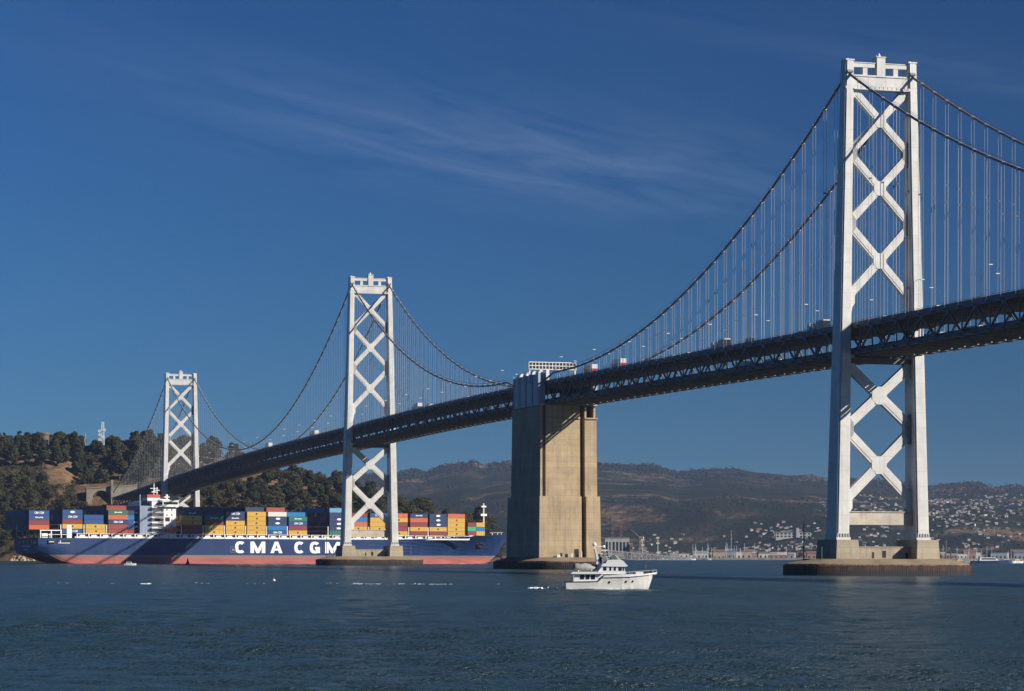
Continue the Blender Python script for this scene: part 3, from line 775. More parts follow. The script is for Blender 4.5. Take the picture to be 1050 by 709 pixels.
# px of the left edge, base height, near stack bottom->top (colour + emblem), inner rows height and top colour
N_, B_, BB, LB, RD, OR, YL, GR, WH, BR, LG = 'navy','blue','bright blue','light blue','red','orange','yellow','green','white','brick red','light green'
BAYS = [
 (29.6, 19.3, [(OR,''),(RD,''),(B_,'w'),(B_,'t')], 4, B_),
 (64.0, 17.2, [(B_,'t'),(YL,'d'),(RD,''),(B_,'t'),(B_,'o')], 5, N_),
 (87.8, 17.2, [(YL,'d'),(YL,'d')], 4, B_),
 (111.0, 17.2, [(BR,''),(BR,''),(N_,'t'),(OR,''),(GR,'w')], 6, BR),
 (None, 17.2, [], 0, N_),
 (187.5, 17.2, [(RD,''),(RD,''),(YL,'d'),(YL,'d'),(N_,'w')], 5, N_),
 (209.8, 17.2, [(YL,'d'),(YL,''),(RD,''),(GR,'w'),(N_,'')], 6, N_),
 (231.6, 17.2, [(YL,'d'),(YL,'d'),(YL,'d'),(N_,'w'),(N_,'t')], 5, N_),
 (253.4, 17.2, [(YL,'d'),(YL,'d'),(YL,'d'),(YL,'d'),(YL,'d')], 6, N_),
 (275.0, 17.2, [(B_,'t'),(BB,''),(N_,'o'),(N_,'o'),(WH,'')], 6, BR),
 (296.1, 17.2, [(YL,'d'),(RD,''),(B_,'t'),(GR,'w')], 5, BB),
 (337.9, 17.2, [(GR,''),(N_,'o'),(N_,'o'),(N_,'o'),(N_,''),(LB,'')], 6, BB),
 (358.3, 17.2, [(YL,'d'),(YL,'d'),(OR,''),(BB,''),(RD,'')], 5, RD),
 (379.6, 17.2, [(YL,''),(YL,'d'),(YL,''),(YL,''),(B_,'t')], 5, N_),
 (400.0, 17.2, [(YL,'d'),(RD,''),(RD,''),(YL,'d'),(OR,'')], 5, OR),
 (420.6, 17.2, [(RD,''),(YL,'d'),(RD,''),(OR,''),(N_,'w')], 5, N_),
 (441.2, 17.2, [(RD,''),(YL,'d'),(N_,'o'),(N_,'o'),(N_,'o')], 5, N_),
 (461.0, 17.3, [(YL,'d'),(YL,'d'),(YL,'d'),(YL,'d'),(OR,'')], 5, OR),
]
yn = 1.0                                                       # outer face of the outer row, inside the hull side
inner_stuff = MB(); IC = [N_, B_, RD, GR, N_, BR, YL, N_]
def put(mesh, u, y, z, label, group, emb=None, L=CL):
    o = link('shipping_container', mesh, None, SW(u, y, z), SH); tag(o, label, 'container', group); o.scale = (SS, SS, SS)
    if emb:
        off = random.choice((0, 0, .3))
        e = link('emblem', EMB[emb], o, (L/2+off, -.03, CH*.5))
    return o
order_fwd = 0; order_aft = 0
placed = []
for (pl, zb, near, inner, topc) in BAYS:
    if pl is None: continue
    placed.append((u_at(pl, yn), zb, near, inner, topc))
for i, (u, zb, near, inner, topc) in enumerate(placed):
    aft = u < ua
    if aft: nth = ORD[sum(1 for p in placed if u <= p[0] < ua) - 1]; where = f'{nth} stack behind the white deckhouse'
    else: nth = ORD[sum(1 for p in placed if ua < p[0] <= u) - 1]; where = f'{nth} stack ahead of the white deckhouse'
    yo = yn + (max(0, u-245)*.10)
    for t, (c, e) in enumerate(near):
        put(CMESH[c], u + random.uniform(-.05,.05), yo, zb + t*CH, f'{c} container, {TIER[t]} in the outer {where}', 'containers in the outer row on deck', e or None)
    rng = random.Random(i)
    rows = 15 if u < 250 else 12
    for r in range(1, rows):
        for t in range(inner):
            c = topc if t >= min(inner-1, len(near)) or t == inner-1 else (near[t][0] if (t < len(near) and rng.random() < .35) else rng.choice(IC))
            if aft and i == 0 and t < 4 and rng.random() < .7: c = B_
            y = yo + r*2.5; uu = u + rng.uniform(-.05,.05)
            shown = (t >= len(near)) or (r <= 1 and i in (0,1,3,5,11)) or t == inner-1
            if r <= 2 and shown:
                put(CMESH[c], uu, y, zb + t*CH, f'{c} container in the inner rows of the {where}', f'inner containers of the {where}')
            else:
                p = [SW(uu+a, y+b, zb+t*CH+h_) for a, b, h_ in ((0,0,0),(CL,0,0),(CL,CWD,0),(0,CWD,0),(0,0,CH-.06),(CL,0,CH-.06),(CL,CWD,CH-.06),(0,CWD,CH-.06))]
                inner_stuff.add(p, [(0,3,2,1),(4,5,6,7),(0,1,5,4),(1,2,6,5),(2,3,7,6),(3,0,4,7)], list(CC).index(c))
# inner blue stack beside the deckhouse, outer rows empty
ui = u_at(129.5, 6.5)
for t, (c, e) in enumerate([(RD,''),(B_,'o'),(B_,'o'),(BB,''),(N_,'o')]):
    put(CMESH[c], ui, 6.5, 17.2+t*CH, f'{c} container, {TIER[t]} in the set-back stack touching the deckhouse', 'containers in the set-back stack', e or None)
# short forward stack of half-length boxes
uf = u_at(479.2, 8.5)
for t, row in enumerate([((RD,''),(YL,'d')),((LG,'w'),(BB,'')),((RD,''),(YL,'d'))]):
    for k, (c, e) in enumerate(row):
        put(CMESH20[c], uf+k*6.2, 8.0, 17.6+t*CH, f'short {c} container, {TIER[t]} in the {"forward" if k else "rear"} half of the bow stack', 'half-length containers at the bow', None, 6.06)
tag(inner_stuff.build('container_rows', [CM[k] for k in CC]), 'packed rows of containers filling the ship deck behind the outer stacks', 'containers', kind='stuff')
# lashing bridges between the bays
lbm = MB()
for i, (u, zb, near, inner, topc) in enumerate(placed[1:]):
    yo = yn + (max(0, u-245)*.10) - 20
    lbm.box(u-1.25,u-.75,yo,yo+.5,17.0,22.4); lbm.box(u-1.25,u-.75,yo,yo+37,19.5,19.8); lbm.box(u-1.2,u-.8,yo,yo+37,22.1,22.4)
lbm.build('lashing_bridge', M_shipwhite, ship)
# ------------------------------------------------------------------ water
def water_mat():
    m, nt, bs = newmat('bay_water')
    bs.inputs['Base Color'].default_value = (.026,.050,.052,1); bs.inputs['Roughness'].default_value = .24; bs.inputs['IOR'].default_value = 1.33
    tc = N(nt, 'ShaderNodeTexCoord'); sp = N(nt, 'ShaderNodeSeparateXYZ'); nt.links.new(tc.outputs['Object'], sp.inputs[0])
    far = N(nt, 'ShaderNodeMapRange'); far.inputs[1].default_value = 350; far.inputs[2].default_value = 800; nt.links.new(sp.outputs[1], far.inputs[0])
    n1 = noise(nt, coords(nt, (.055,.11,1)), 1, 3, .5)
    n2 = noise(nt, coords(nt, (.32,.62,1), (0,0,.3)), 1, 4, .55, .4)
    n3 = noise(nt, coords(nt, (2.0,3.2,1), (0,0,-.25)), 1, 4, .6)
    hf = math_(nt, 'MULTIPLY', math_(nt, 'ADD', math_(nt, 'MULTIPLY', n1, 2.4), math_(nt, 'MULTIPLY', n2, 1.8)), far.outputs[0])
    h = math_(nt, 'ADD', hf, math_(nt, 'MULTIPLY', n3, .34))
    gust = noise(nt, coords(nt, (.008,.022,1)), 1, 4, .6)
    h = math_(nt, 'MULTIPLY', h, ramp(nt, gust, [(.35,(.5,)*3),(.65,(1.3,)*3)]))
    bump(nt, bs, h, 1.0, 1.6)
    return m
WV = {}
def wave_z(x, y): return float(WV['Z'][min(len(WV['Y'])-1, int(np.searchsorted(WV['Y'], y))), min(len(WV['X'])-1, int(np.searchsorted(WV['X'], x)))])
def water_mesh():
    ys = [-200, -50, 30, 70, 95]; y = 100.0
    while y < 760: ys.append(y); y += .34*(y/120)**1.25
    ys += list(np.linspace(780, 2600, 26)) + [3200, 4500, 7000, 11000, 18500]
    xs = [-15000,-8000,-4000,-2000,-900,-500,-320,-240] + list(np.arange(-200, 200.1, .56)) + [240,320,500,900,2000,4000,8000,15000]
    Y = np.array(ys); X = np.array(xs); GX, GY = np.meshgrid(X, Y)
    dy = np.gradient(Y)[:, None]; Zw = np.zeros_like(GX); rs = np.random.RandomState(9)
    env = np.clip((205-np.abs(GX))/20, 0, 1)*np.clip((GY-98)/12, 0, 1)*np.clip((770-GY)/150, 0, 1)
    xs_w = np.sin(GX*.031+GY*.013)+np.sin(GX*.011-GY*.027+2)+np.sin(GX*.053+GY*.041+1)
    env = env*(1+.22*xs_w)
    for k in range(72):
        lam = .95*1.031**k*rs.uniform(.9,1.1); th = R(250)+rs.normal(0, .55); kx, ky = 2*np.pi/lam*np.cos(th), 2*np.pi/lam*np.sin(th)
        amp = .0047*lam**.85*rs.uniform(.5,1.3)
        lim = np.clip(lam/np.maximum(abs(np.sin(th)),.3)/(dy*3.0)-.6, 0, 1)*np.clip(lam/(.56*3)-.5, 0, 1)
        ph = kx*GX+ky*GY+rs.rand()*6.28; Zw += amp*lim*(np.sin(ph)+.25*np.cos(2*ph))
    Zw *= env; WV['X'], WV['Y'], WV['Z'] = X, Y, Zw
    ny, nx = GX.shape; co_ = np.stack([GX, GY, Zw], -1).reshape(-1).astype(np.float32)
    i = np.arange(ny*nx).reshape(ny, nx); q = np.stack([i[:-1,:-1], i[:-1,1:], i[1:,1:], i[1:,:-1]], -1).reshape(-1).astype(np.int32)
    me = bpy.data.meshes.new('water'); me.vertices.add(ny*nx); me.vertices.foreach_set('co', co_)
    nq = len(q)//4; me.loops.add(len(q)); me.loops.foreach_set('vertex_index', q); me.polygons.add(nq)
    me.polygons.foreach_set('loop_start', np.arange(0, len(q), 4, dtype=np.int32)); me.polygons.foreach_set('loop_total', np.full(nq, 4, dtype=np.int32))
    me.polygons.foreach_set('use_smooth', np.ones(nq, dtype=bool)); me.update(calc_edges=True); me.validate()
    print('WATER', nx, ny, Zw.std(), Zw.max()); return me
wm_ = water_mesh(); wm_.materials.append(water_mat())
tag(link('water', wm_), kind='structure')

# ------------------------------------------------------------------ value noise for terrain
_rs = np.random.RandomState(3); _T = _rs.rand(256, 256)
def vnoise(x, y):
    xi = np.floor(x).astype(int); yi = np.floor(y).astype(int); fx = x-xi; fy = y-yi
    fx = fx*fx*(3-2*fx); fy = fy*fy*(3-2*fy); g_ = lambda a, b: _T[a % 256, b % 256]
    return (g_(xi,yi)*(1-fx)+g_(xi+1,yi)*fx)*(1-fy)+(g_(xi,yi+1)*(1-fx)+g_(xi+1,yi+1)*fx)*fy
def fbm(x, y, o=5):
    s_ = 0; a = .5
    for k in range(o): s_ = s_ + a*vnoise(x*2**k+17*k, y*2**k+5*k); a *= .5
    return s_
def grid_mesh(name, X, Y, Z, mat, smooth=True):
    ny, nx = X.shape
    v = np.stack([X, Y, Z], -1).reshape(-1, 3)
    i = np.arange(ny*nx).reshape(ny, nx)
    q = np.stack([i[:-1,:-1], i[:-1,1:], i[1:,1:], i[1:,:-1]], -1).reshape(-1, 4)
    me = bpy.data.meshes.new(name); me.from_pydata(v.tolist(), [], q.tolist()); me.materials.append(mat)
    if smooth: me.polygons.foreach_set('use_smooth', [True]*len(q))
    me.update(); return link(name, me)

# ------------------------------------------------------------------ wooded island
ISK = [(-120,446),(-60,450),(13,449),(43,447),(60,448),(80,452),(88,463),(92,460),(110,455),(130,449),(150,450),(175,453),(200,456),(225,458),(240,463),(260,470),(296,481),(320,484),(345,489),(370,496),(405,508),(430,509),(445,518),(470,522),(492,520),(501,527),(508,545),(514,573),(540,580)]
ZR = 2640.0
def isky(px): return np.interp(px, [p[0] for p in ISK], [p[1] for p in ISK])
TH = 15.0
def island_h(X, Y):
    px = CX + X/ZR*FPX
    top = (YH + .0026*(px-525) - isky(px))/FPX*ZR + CAMH - TH
    top = np.maximum(top, -3) * (1 - .0*px)
    shore = 2440 - 40*np.exp(-((px-90)/60.)**2) + 25*(fbm(X*.01, Y*.01)-.5)
    v = np.clip((Y - shore)/(ZR - shore), -.3, 1)
    f = np.where(v > 0, np.clip(v,0,1)**.75*(1.0+.0*v), v*2)
    back = np.clip(1 - ((Y-ZR)/520.)**2, 0, 1); f = np.where(Y > ZR, back, f)
    h = top*f + 9*(fbm(X*.018, Y*.018)-.5)*np.clip(v,0,1) + np.where(v > 0, 3.0*np.clip(v*9,0,1), 0)
    # road bench and cut beside the tunnel mouth
    d = np.exp(-((X+366)/46.)**2 - ((Y-2545)/44.)**2); h = h + d*(66-h)*.9*(Y > 2512)
    fr_ = np.exp(-((X+366)/30.)**4)*(Y > 2430)*(Y < 2508); h = np.where((fr_ > .3) & (h > 50), 50, h)
    return np.where(v < -.02, -.95, h)
def island_mat():
    m, nt, bs = newmat('island_ground')
    c = coords(nt, (1,1,1)); a = noise(nt, c, .02, 7, .65); b = noise(nt, c, .12, 6, .7)
    col = ramp(nt, a, [(.35,(.11,.075,.045)),(.52,(.19,.115,.065)),(.66,(.26,.15,.085)),(.8,(.31,.20,.12))])
    col = mixc(nt, ramp(nt, b, [(.46,(0,0,0)),(.62,(.75,)*3)]), col, (.05,.05,.025))
    nt.links.new(col, bs.inputs['Base Color']); bs.inputs['Roughness'].default_value = .95; bs.inputs['Specular IOR Level'].default_value = .05
    bump(nt, bs, b, .8, 1.5); return m
gx = np.linspace(-1150, 40, 240); gy = np.linspace(2380, 3200, 150); GX, GY = np.meshgrid(gx, gy)
tag(grid_mesh('island_terrain', GX, GY, island_h(GX, GY), island_mat()), kind='structure')
def ih(x, y): return float(island_h(np.array([x]), np.array([y]))[0])

# trees
def leaf_mat(name, c0, c1):
    m, nt, bs = newmat(name)
    oi = N(nt, 'ShaderNodeObjectInfo'); n = noise(nt, coords(nt), .35, 4, .6); n2 = noise(nt, coords(nt), 2.6, 2)
    col = ramp(nt, math_(nt, 'ADD', math_(nt, 'MULTIPLY', n, .6), math_(nt, 'MULTIPLY', n2, .4)), [(.3, c0), (.7, c1)])
    col = mixc(nt, math_(nt, 'MULTIPLY', oi.outputs['Random'], .5), col, (.05,.045,.02))
    nt.links.new(col, bs.inputs['Base Color']); bs.inputs['Roughness'].default_value = .8; bs.inputs['Specular IOR Level'].default_value = .08
    return m
ML_a = leaf_mat('dark_foliage', (.020,.026,.011), (.062,.066,.029))
ML_b = leaf_mat('olive_foliage', (.032,.034,.014), (.092,.086,.038))
M_bark = plain('bark', (.10,.075,.055), .9)
def crown_mesh(seed, Hc, Rc, conical=0., n=900, base=.2):
    rg = random.Random(seed); b = MB()
    lobes = []
    for k in range(rg.randint(12, 19)):
        t = rg.random(); z = Hc*(base + (1-base)*t)
        rr = Rc*(1 - conical*t)*(.22 + .30*math.sin(math.pi*min(1, t*.9+.12)))
        a = rg.random()*6.283; d = Rc*(1-conical*t)*rg.uniform(.1,.8)*(1-.45*t)
        lobes.append((math.cos(a)*d, math.sin(a)*d, z*.82, rr*rg.uniform(.8,1.25)))
    lobes.append((0,0,Hc*.6,Rc*.6))
    for i in range(n):
        x, y, z, r = lobes[i % len(lobes)]
        v = Vector((rg.gauss(0,1), rg.gauss(0,1), rg.gauss(0,1))).normalized() * r * rg.uniform(.62, 1.06)
        p = Vector((x, y, z)) + Vector((v.x, v.y, v.z*.85))
        if p.z < Hc*base*.5: continue
        s = rg.uniform(.35, .85) * (Hc/16)
        nrm = (v.normalized() + Vector((rg.gauss(0,.5), rg.gauss(0,.5), rg.gauss(.2,.5)))).normalized()
        u = nrm.orthogonal().normalized(); u.rotate(Matrix.Rotation(rg.random()*6.28, 3, nrm)); w_ = nrm.cross(u)
        b.add([p-u*s-w_*s*.6, p+u*s*.9-w_*s*.5, p+u*s*.7+w_*s*.8, p-u*s*.5+w_*s*.7], [(0,1,2,3)])
    return b
def mesh_raw(b, name, mat):
    me = bpy.data.meshes.new(name); me.from_pydata(b.v, [], b.f); me.materials.append(mat); me.update(); return me
KIND = {}
def kind(name, seeds, Hc, Rc, con, mat, n=900, base=.2):
    KIND[name] = []
    for sd in seeds:
        c = mesh_raw(crown_mesh(sd, Hc, Rc, con, n, base), 'crown', mat)
        t = MB(); rg = random.Random(sd+99)
        t.tube([(0,0,-2.5),(rg.uniform(-.3,.3),rg.uniform(-.3,.3),Hc*.35),(rg.uniform(-.5,.5),rg.uniform(-.5,.5),Hc*.8)], [.55*Hc/18,.4*Hc/18,.12], 6)
        for k in range(4):
            a = k*1.6+rg.random(); z = Hc*rg.uniform(.3,.5)
            t.tube([(0,0,z),(math.cos(a)*Rc*.5,math.sin(a)*Rc*.5,z+Hc*.2)], [.25,.08], 5)
        KIND[name].append((c, t.mesh('trunk', M_bark)))
kind('eucalyptus', range(5), 19, 7.0, .15, ML_a, 2600, .22)
kind('oak', range(10,15), 13, 7.6, .1, ML_b, 2400, .12)
kind('cypress', range(20,23), 20, 4.2, .45, ML_a, 1800, .1)
kind('shrub', range(30,34), 7, 5.2, .1, ML_b, 1300, .0)
def tree(nm, k, x, y, label, group, sc=1.0, rg=random):
    z = ih(x, y); c, t = rg.choice(KIND[k])
    o = thing(nm, label, 'tree' if k != 'shrub' else 'shrub', (x, y, z), rg.random()*6.28, group)
    s = sc*rg.uniform(.85, 1.18); o.scale = (s*rg.uniform(.9,1.15), s*rg.uniform(.9,1.15), s)
    link('trunk', t, o); link('crown', c, o)
    return o
rg = random.Random(11)
def scatter(n, px0, px1, y0, y1, mind, keep, nm, kinds, label, group, sc=(1,1)):
    pts = []; tries = 0
    while len(pts) < n and tries < n*120:
        tries += 1
        y = rg.uniform(y0, y1); pxx = rg.uniform(px0, px1); x = (pxx-CX)/FPX*y
        h = ih(x, y)
        if h < 2.5: continue
        pyy = YH + .0026*(pxx-525) - (h-CAMH)*FPX/y
        if keep and not keep(pxx, pyy, x, y): continue
        if any((x-a)**2 + (y-b)**2 < mind**2 for a, b in pts): continue
        pts.append((x, y)); tree(nm, rg.choice(kinds), x, y, label, group, rg.uniform(*sc), rg)
    return len(pts)
def nobridge(pxx, pyy, x, y):
    d = (x-BO.x)*(-.2723)+(y-BO.y)*.9622; t = (x-BO.x)*.9622+(y-BO.y)*.2723
    return not (abs(t) < 15 and d < 1712) and not (-34 < t < 18 and 1640 < d < 1712)
n1 = scatter(46, -20, 84, 2590, 2680, 11, nobridge, 'eucalyptus_tree', ['eucalyptus','eucalyptus','cypress'], 'tall dark tree on the island crest behind the bare brown cut', 'tall trees on the left crest of the island', (.95,1.2))
n2 = scatter(46, 90, 168, 2570, 2680, 11, nobridge, 'eucalyptus_tree', ['eucalyptus','eucalyptus','oak'], 'tall dark tree on the island crest between radio mast and farthest tower', 'tall trees on the crest by the farthest tower', (.95,1.25))
n3 = scatter(80, -20, 98, 2425, 2560, 9, lambda a,b,x,y: nobridge(a,b,x,y) and not (46 < a < 80 and 474 < b < 509) and not (78 < a < 128 and 470 < b < 520), 'oak_tree', ['oak','oak','shrub'], 'rounded olive green tree on the slope below the bare brown cut', 'trees on the slope behind the ship stern', (.8,1.1))
n4 = scatter(78, 170, 300, 2450, 2680, 11, nobridge, 'oak_tree', ['oak','eucalyptus','oak'], 'olive green tree on the island slope behind the deck near the farthest tower', 'trees on the slope right of the farthest tower', (.85,1.2))
n5 = scatter(68, 300, 400, 2450, 2670, 11, nobridge, 'oak_tree', ['oak','oak','eucalyptus'], 'dark green tree on the island slope seen through the second tower', 'trees on the slope behind the second tower', (.85,1.15))
n6 = scatter(72, 400, 509, 2445, 2680, 9, nobridge, 'oak_tree', ['oak','oak','shrub'], 'dark tree on the low end of the island above the ship bow', 'trees on the low end of the island', (.9,1.25))
print('TREES', n1, n2, n3, n4, n5, n6)

# low scrub that covers the slopes between the trees
def scrub(name, n, px0, px1, y0, y1, keep, mat, dens=26):
    b = MB(); r_ = random.Random(5); k = 0; t = 0
    while k < n and t < n*20:
        t += 1
        y = r_.uniform(y0, y1); pxx = r_.uniform(px0, px1); x = (pxx-CX)/FPX*y; h = ih(x, y)
        if h < 2 or not nobridge(pxx, 0, x, y): continue
        pyy = YH + .0026*(pxx-525) - (h-CAMH)*FPX/y
        if not keep(pxx, pyy): continue
        k += 1; R0 = r_.uniform(2.4, 5.4)
        for i in range(dens):
            v = Vector((r_.gauss(0,1), r_.gauss(0,1), abs(r_.gauss(0,1)))).normalized()*R0*r_.uniform(.6,1.05)
            p = Vector((x,y,h-.6))+Vector((v.x,v.y,v.z*.8)); s = r_.uniform(.4,.9)
            nrm = (v.normalized()+Vector((r_.gauss(0,.5),r_.gauss(0,.5),r_.gauss(0,.5)))).normalized(); u = nrm.orthogonal().normalized(); w_ = nrm.cross(u)
            b.add([p-u*s-w_*s*.6, p+u*s-w_*s*.5, p+u*s*.7+w_*s*.8, p-u*s*.5+w_*s*.7], [(0,1,2,3)])
    o = link(name, mesh_raw(b, name, mat)); return o
notcut = lambda a, b: not (45 < a < 79 and 474 < b < 497) and not (78 < a < 126 and 476 < b < 520)
tag(scrub('scrub', 4600, -130, 512, 2415, 2600, notcut, ML_b), 'dark low scrub covering the island slopes between the trees', 'scrub', kind='stuff')
# ------------------------------------------------------------------ island structures
M_tan = weathered('tan_concrete', (.25,.205,.15), .85, (.14,.11,.085), .5, .12)
tp = thing('tunnel_portal', 'tan concrete wall with an arch where the bridge deck meets the island', 'tunnel portal', BW(0,1697,0), BA)
pw = MB(); wl_, wr_ = -31, 14; ac, ar, az = -17.5, 8.6, 53.5
outl = [(wl_,40),(ac-ar,40),(ac-ar,az)] + [(ac-ar*math.cos(R(180*k/16)), az+ar*1.05*math.sin(R(180*k/16))) for k in range(1,16)] + [(ac+ar,az),(ac+ar,40),(wr_,40),(wr_,67.5),(wl_,64.0)]
pw.plate(outl, 'y', 0, 7); pw.build('wall', M_tan, tp)
pc = MB(); pc.beam((wl_-.4,3.4,64.3),(wr_+.4,3.4,67.8), .9, 8, up=(0,1,0)); pc.build('coping', M_tan, tp)
for rr_ in (ar-.1, ar-1.5):
    a_ = MB(); P = [(ac-rr_*math.cos(R(180*k/16)), 1.2 if rr_ > 8 else 3, az+rr_*1.05*math.sin(R(180*k/16))) for k in range(17)]
    a_.tube(P, .32, 6); a_.build('arch_rib', M_tan, tp)
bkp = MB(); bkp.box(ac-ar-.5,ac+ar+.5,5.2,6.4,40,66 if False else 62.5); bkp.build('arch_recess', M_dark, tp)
tcol = MB(); tcol.box(-9.5,-7.6,-3.5,-1.5,50,72); tcol.build('cable_anchor_post', M_under, tp)

rm = thing('radio_mast', 'slim lattice radio mast carrying white dish antennas above the island trees', 'radio mast', (X_at(105,2640), 2640, ih(X_at(105,2640),2640)))
lat = MB(); zt = Z_at(433, 2640, 105) - rm.location.z; hw_ = 1.7
legs = [(-hw_,-hw_),(hw_,-hw_),(hw_,hw_),(-hw_,hw_)]
for x, y in legs: lat.tube([(x,y,-1),(x*.5,y*.5,zt)], .17, 5)
nz = int(zt/3)
for k in range(nz):
    z0, z1 = zt*k/nz, zt*(k+1)/nz; f0, f1 = 1-.5*z0/zt, 1-.5*z1/zt
    for i in range(4):
        a, b = legs[i], legs[(i+1)%4]
        lat.tube([(a[0]*f0,a[1]*f0,z0),(b[0]*f1,b[1]*f1,z1)], .09, 4, caps=False); lat.tube([(a[0]*f1,a[1]*f1,z1),(b[0]*f1,b[1]*f1,z1)], .09, 4, caps=False)
lat.build('lattice', M_white, rm)
for dx, dz_ in ((-2.6,zt-8.5),(-2.2,zt-12),(2.0,zt-7.5),(-2.4,zt-16.5),(1.0,zt-14)):
    d = MB(); d.tube([(dx,-2.0,dz_),(dx,-2.5,dz_),(dx,-2.9,dz_)], [.5,1.3,1.5], 12); d.build('dish_antenna', M_white, rm)
for px_, y0, dd in ((87.5,444,0),(86.2,449,1)):
    o = tag(link('antenna_pole', None, None, (X_at(px_,2640),2640,ih(X_at(px_,2640),2640))), ['thin tall antenna pole in the gap between the island trees','shorter antenna pole beside the tall one in the tree gap'][dd], 'antenna pole')
    g = MB(); h = Z_at(y0,2640,px_)-o.location.z; g.tube([(0,0,-1),(0,0,h)], [.28,.12], 6); g.build('pole', M_white, o)
    g = MB(); g.box(-.7,.7,-.7,.7,-1,.5); g.build('base', M_tan, o)
tk = thing('water_tank', 'round brown flat-topped tank on the island crest among the trees', 'water tank', (X_at(45,2650), 2650, ih(X_at(45,2650),2650)))
zt = Z_at(443.6,2650,45)-tk.location.z
g = MB(); g.tube([(0,0,-1),(0,0,zt-2.2)], 4.6, 20); g.build('tank_body', weathered('tank_brown',(.14,.11,.085),.8), tk)
g = MB(); g.tube([(0,0,zt-2.2),(0,0,zt-.4),(0,0,zt)], [5.4,5.4,4.4], 20); g.build('roof', weathered('tank_roof',(.17,.135,.1),.8), tk)
# shore rocks at the left
M_rock = weathered('tan_rock', (.42,.31,.18), .9, (.2,.14,.09), .6, .25, (1,1,1), .8)
rr = random.Random(4)
for k in range(16):
    px_ = 12 + k*1.6 + rr.uniform(-.6,.6); y = 2392 + rr.uniform(-4,8); big = rr.uniform(1.2,3.4) if k < 9 else rr.uniform(.9,1.8)
    g = MB(); rings = []
    for j in range(6):
        t = j/5; r_ = big*(1.3-.9*t)*1.0
        rings.append([(math.cos(a)*r_*rr.uniform(.75,1.2), math.sin(a)*r_*rr.uniform(.75,1.2), -.8+big*1.5*t*rr.uniform(.9,1.1)) for a in [2*math.pi*i/9 for i in range(9)]])
    g.loft(rings)
    o = g.build('shore_rock', M_rock); o.location = (X_at(px_, y), y, 0)
    tag(o, 'tan boulder at the waterline under the ship stern', 'rock', 'boulders at the island shore')

# ------------------------------------------------------------------ far shore and hills
FSK = [(-500,520),(0,500),(330,492),(360,489),(400,487),(415,484),(425,482.5),(436,486),(445,481),(463,477),(475,476),(485,474),(495,479),(505,476),(520,475),(560,476),(615,477),(640,478.5),(670,478),(680,481),(690,485),(700,485.5),(720,482),(740,481),(755,481),(775,485),(800,487),(812,488),(830,487),(845,490),(870,490),(925,496),(952,501),(965,499),(985,497),(1000,496),(1010,499),(1022,502),(1037,499),(1080,503),(1400,515),(2200,530)]
ZF = 10500.0; FZ0 = 5600.0
def far_h(X, Y):
    p = CX + X/ZF*FPX
    top = (YH + .0026*(p-525) - np.interp(p, [q[0] for q in FSK], [q[1] for q in FSK]))/FPX*ZF + CAMH
    v = np.clip((Y-FZ0)/(ZF-FZ0), 0, 1.2)
    f = np.where(v <= 1, v**1.25, np.clip(1-((v-1)/.35)**2, 0, 1))
    ridge = 1-np.abs(2*fbm(X*.0011+3, Y*.0007+1, 5)-1)        # spurs and gullies
    h = top*f + (ridge-.72)*240*np.clip(v,0,1)*np.clip(1.02-v,0,1)*1.6
    for px_, yy, amp, wx, wy in ((668,7700,64,420,900),(700,8300,60,600,800),(990,8200,52,500,900),(470,7900,50,700,900),(850,7300,30,500,700)):
        h = h + amp*np.exp(-((X-(px_-CX)/FPX*yy)/wx)**2-((Y-yy)/wy)**2)
    p2 = CX + X/np.maximum(Y, 10)*FPX                           # nearer spurs stay below the main ridge
    cap = ((YH + .0026*(p2-525) - np.interp(p2, [q[0] for q in FSK], [q[1] for q in FSK]))/FPX*ZF)*(Y/ZF)*(.42+.55*np.clip(v,0,1)) + CAMH
    wx = X + 260*(fbm(X*.0012+9, Y*.0012, 3)-.5)
    gul = 1-np.abs(2*fbm(wx*.0016+31, Y*.00042+3, 4)-1)         # valleys running down to the bay
    gul2 = 1-np.abs(2*fbm(wx*.0045+5, Y*.0012+8, 3)-1)
    h = h - (np.clip(gul-.5,0,1)*200 + np.clip(gul2-.6,0,1)*55)*np.sqrt(np.clip(v,0,1))*np.clip(1.0-v,0,1)**.6
    h = np.where(v < .985, np.minimum(h, cap - 6*(1-np.clip(v,0,1))), h)
    h = h + 5*(fbm(X*.012, Y*.012, 3)-.5)*np.clip(v*3,0,1)
    return np.maximum(h, 0) + 2.2*np.clip((Y-4150)/60,-1.2,1)
def fh(x, y): return float(far_h(np.array([x]), np.array([y]))[0])
def hills_mat():
    m, nt, bs = newmat('far_hills')
    c = coords(nt); a = noise(nt, c, .0034, 8, .6); b = noise(nt, coords(nt,(.02,.02,.02)), 1, 5, .65)
    fac = math_(nt, 'ADD', math_(nt, 'MULTIPLY', a, .8), math_(nt, 'MULTIPLY', b, .2))
    col = ramp(nt, fac, [(.40,(.014,.021,.012)),(.525,(.024,.030,.017)),(.565,(.10,.072,.045)),(.61,(.21,.14,.085)),(.70,(.09,.07,.045))])
    tc = N(nt, 'ShaderNodeTexCoord'); sp = N(nt, 'ShaderNodeSeparateXYZ'); nt.links.new(tc.outputs['Object'], sp.inputs[0])
    fine = noise(nt, coords(nt, (.05,.03,.05)), 1, 4, .7)
    col = mixc(nt, ramp(nt, fine, [(.46,(0,0,0)),(.62,(.7,)*3)]), col, (.013,.018,.010))
    mid = noise(nt, coords(nt, (.006,.004,.006)), 1, 5, .6)
    col = mixc(nt, ramp(nt, mid, [(.52,(0,0,0)),(.64,(.6,)*3)]), col, (.045,.030,.022))
    nt.links.new(col, bs.inputs['Base Color']); bs.inputs['Roughness'].default_value = 1; bs.inputs['Specular IOR Level'].default_value = 0
    bump(nt, bs, fine, .8, 14); return m
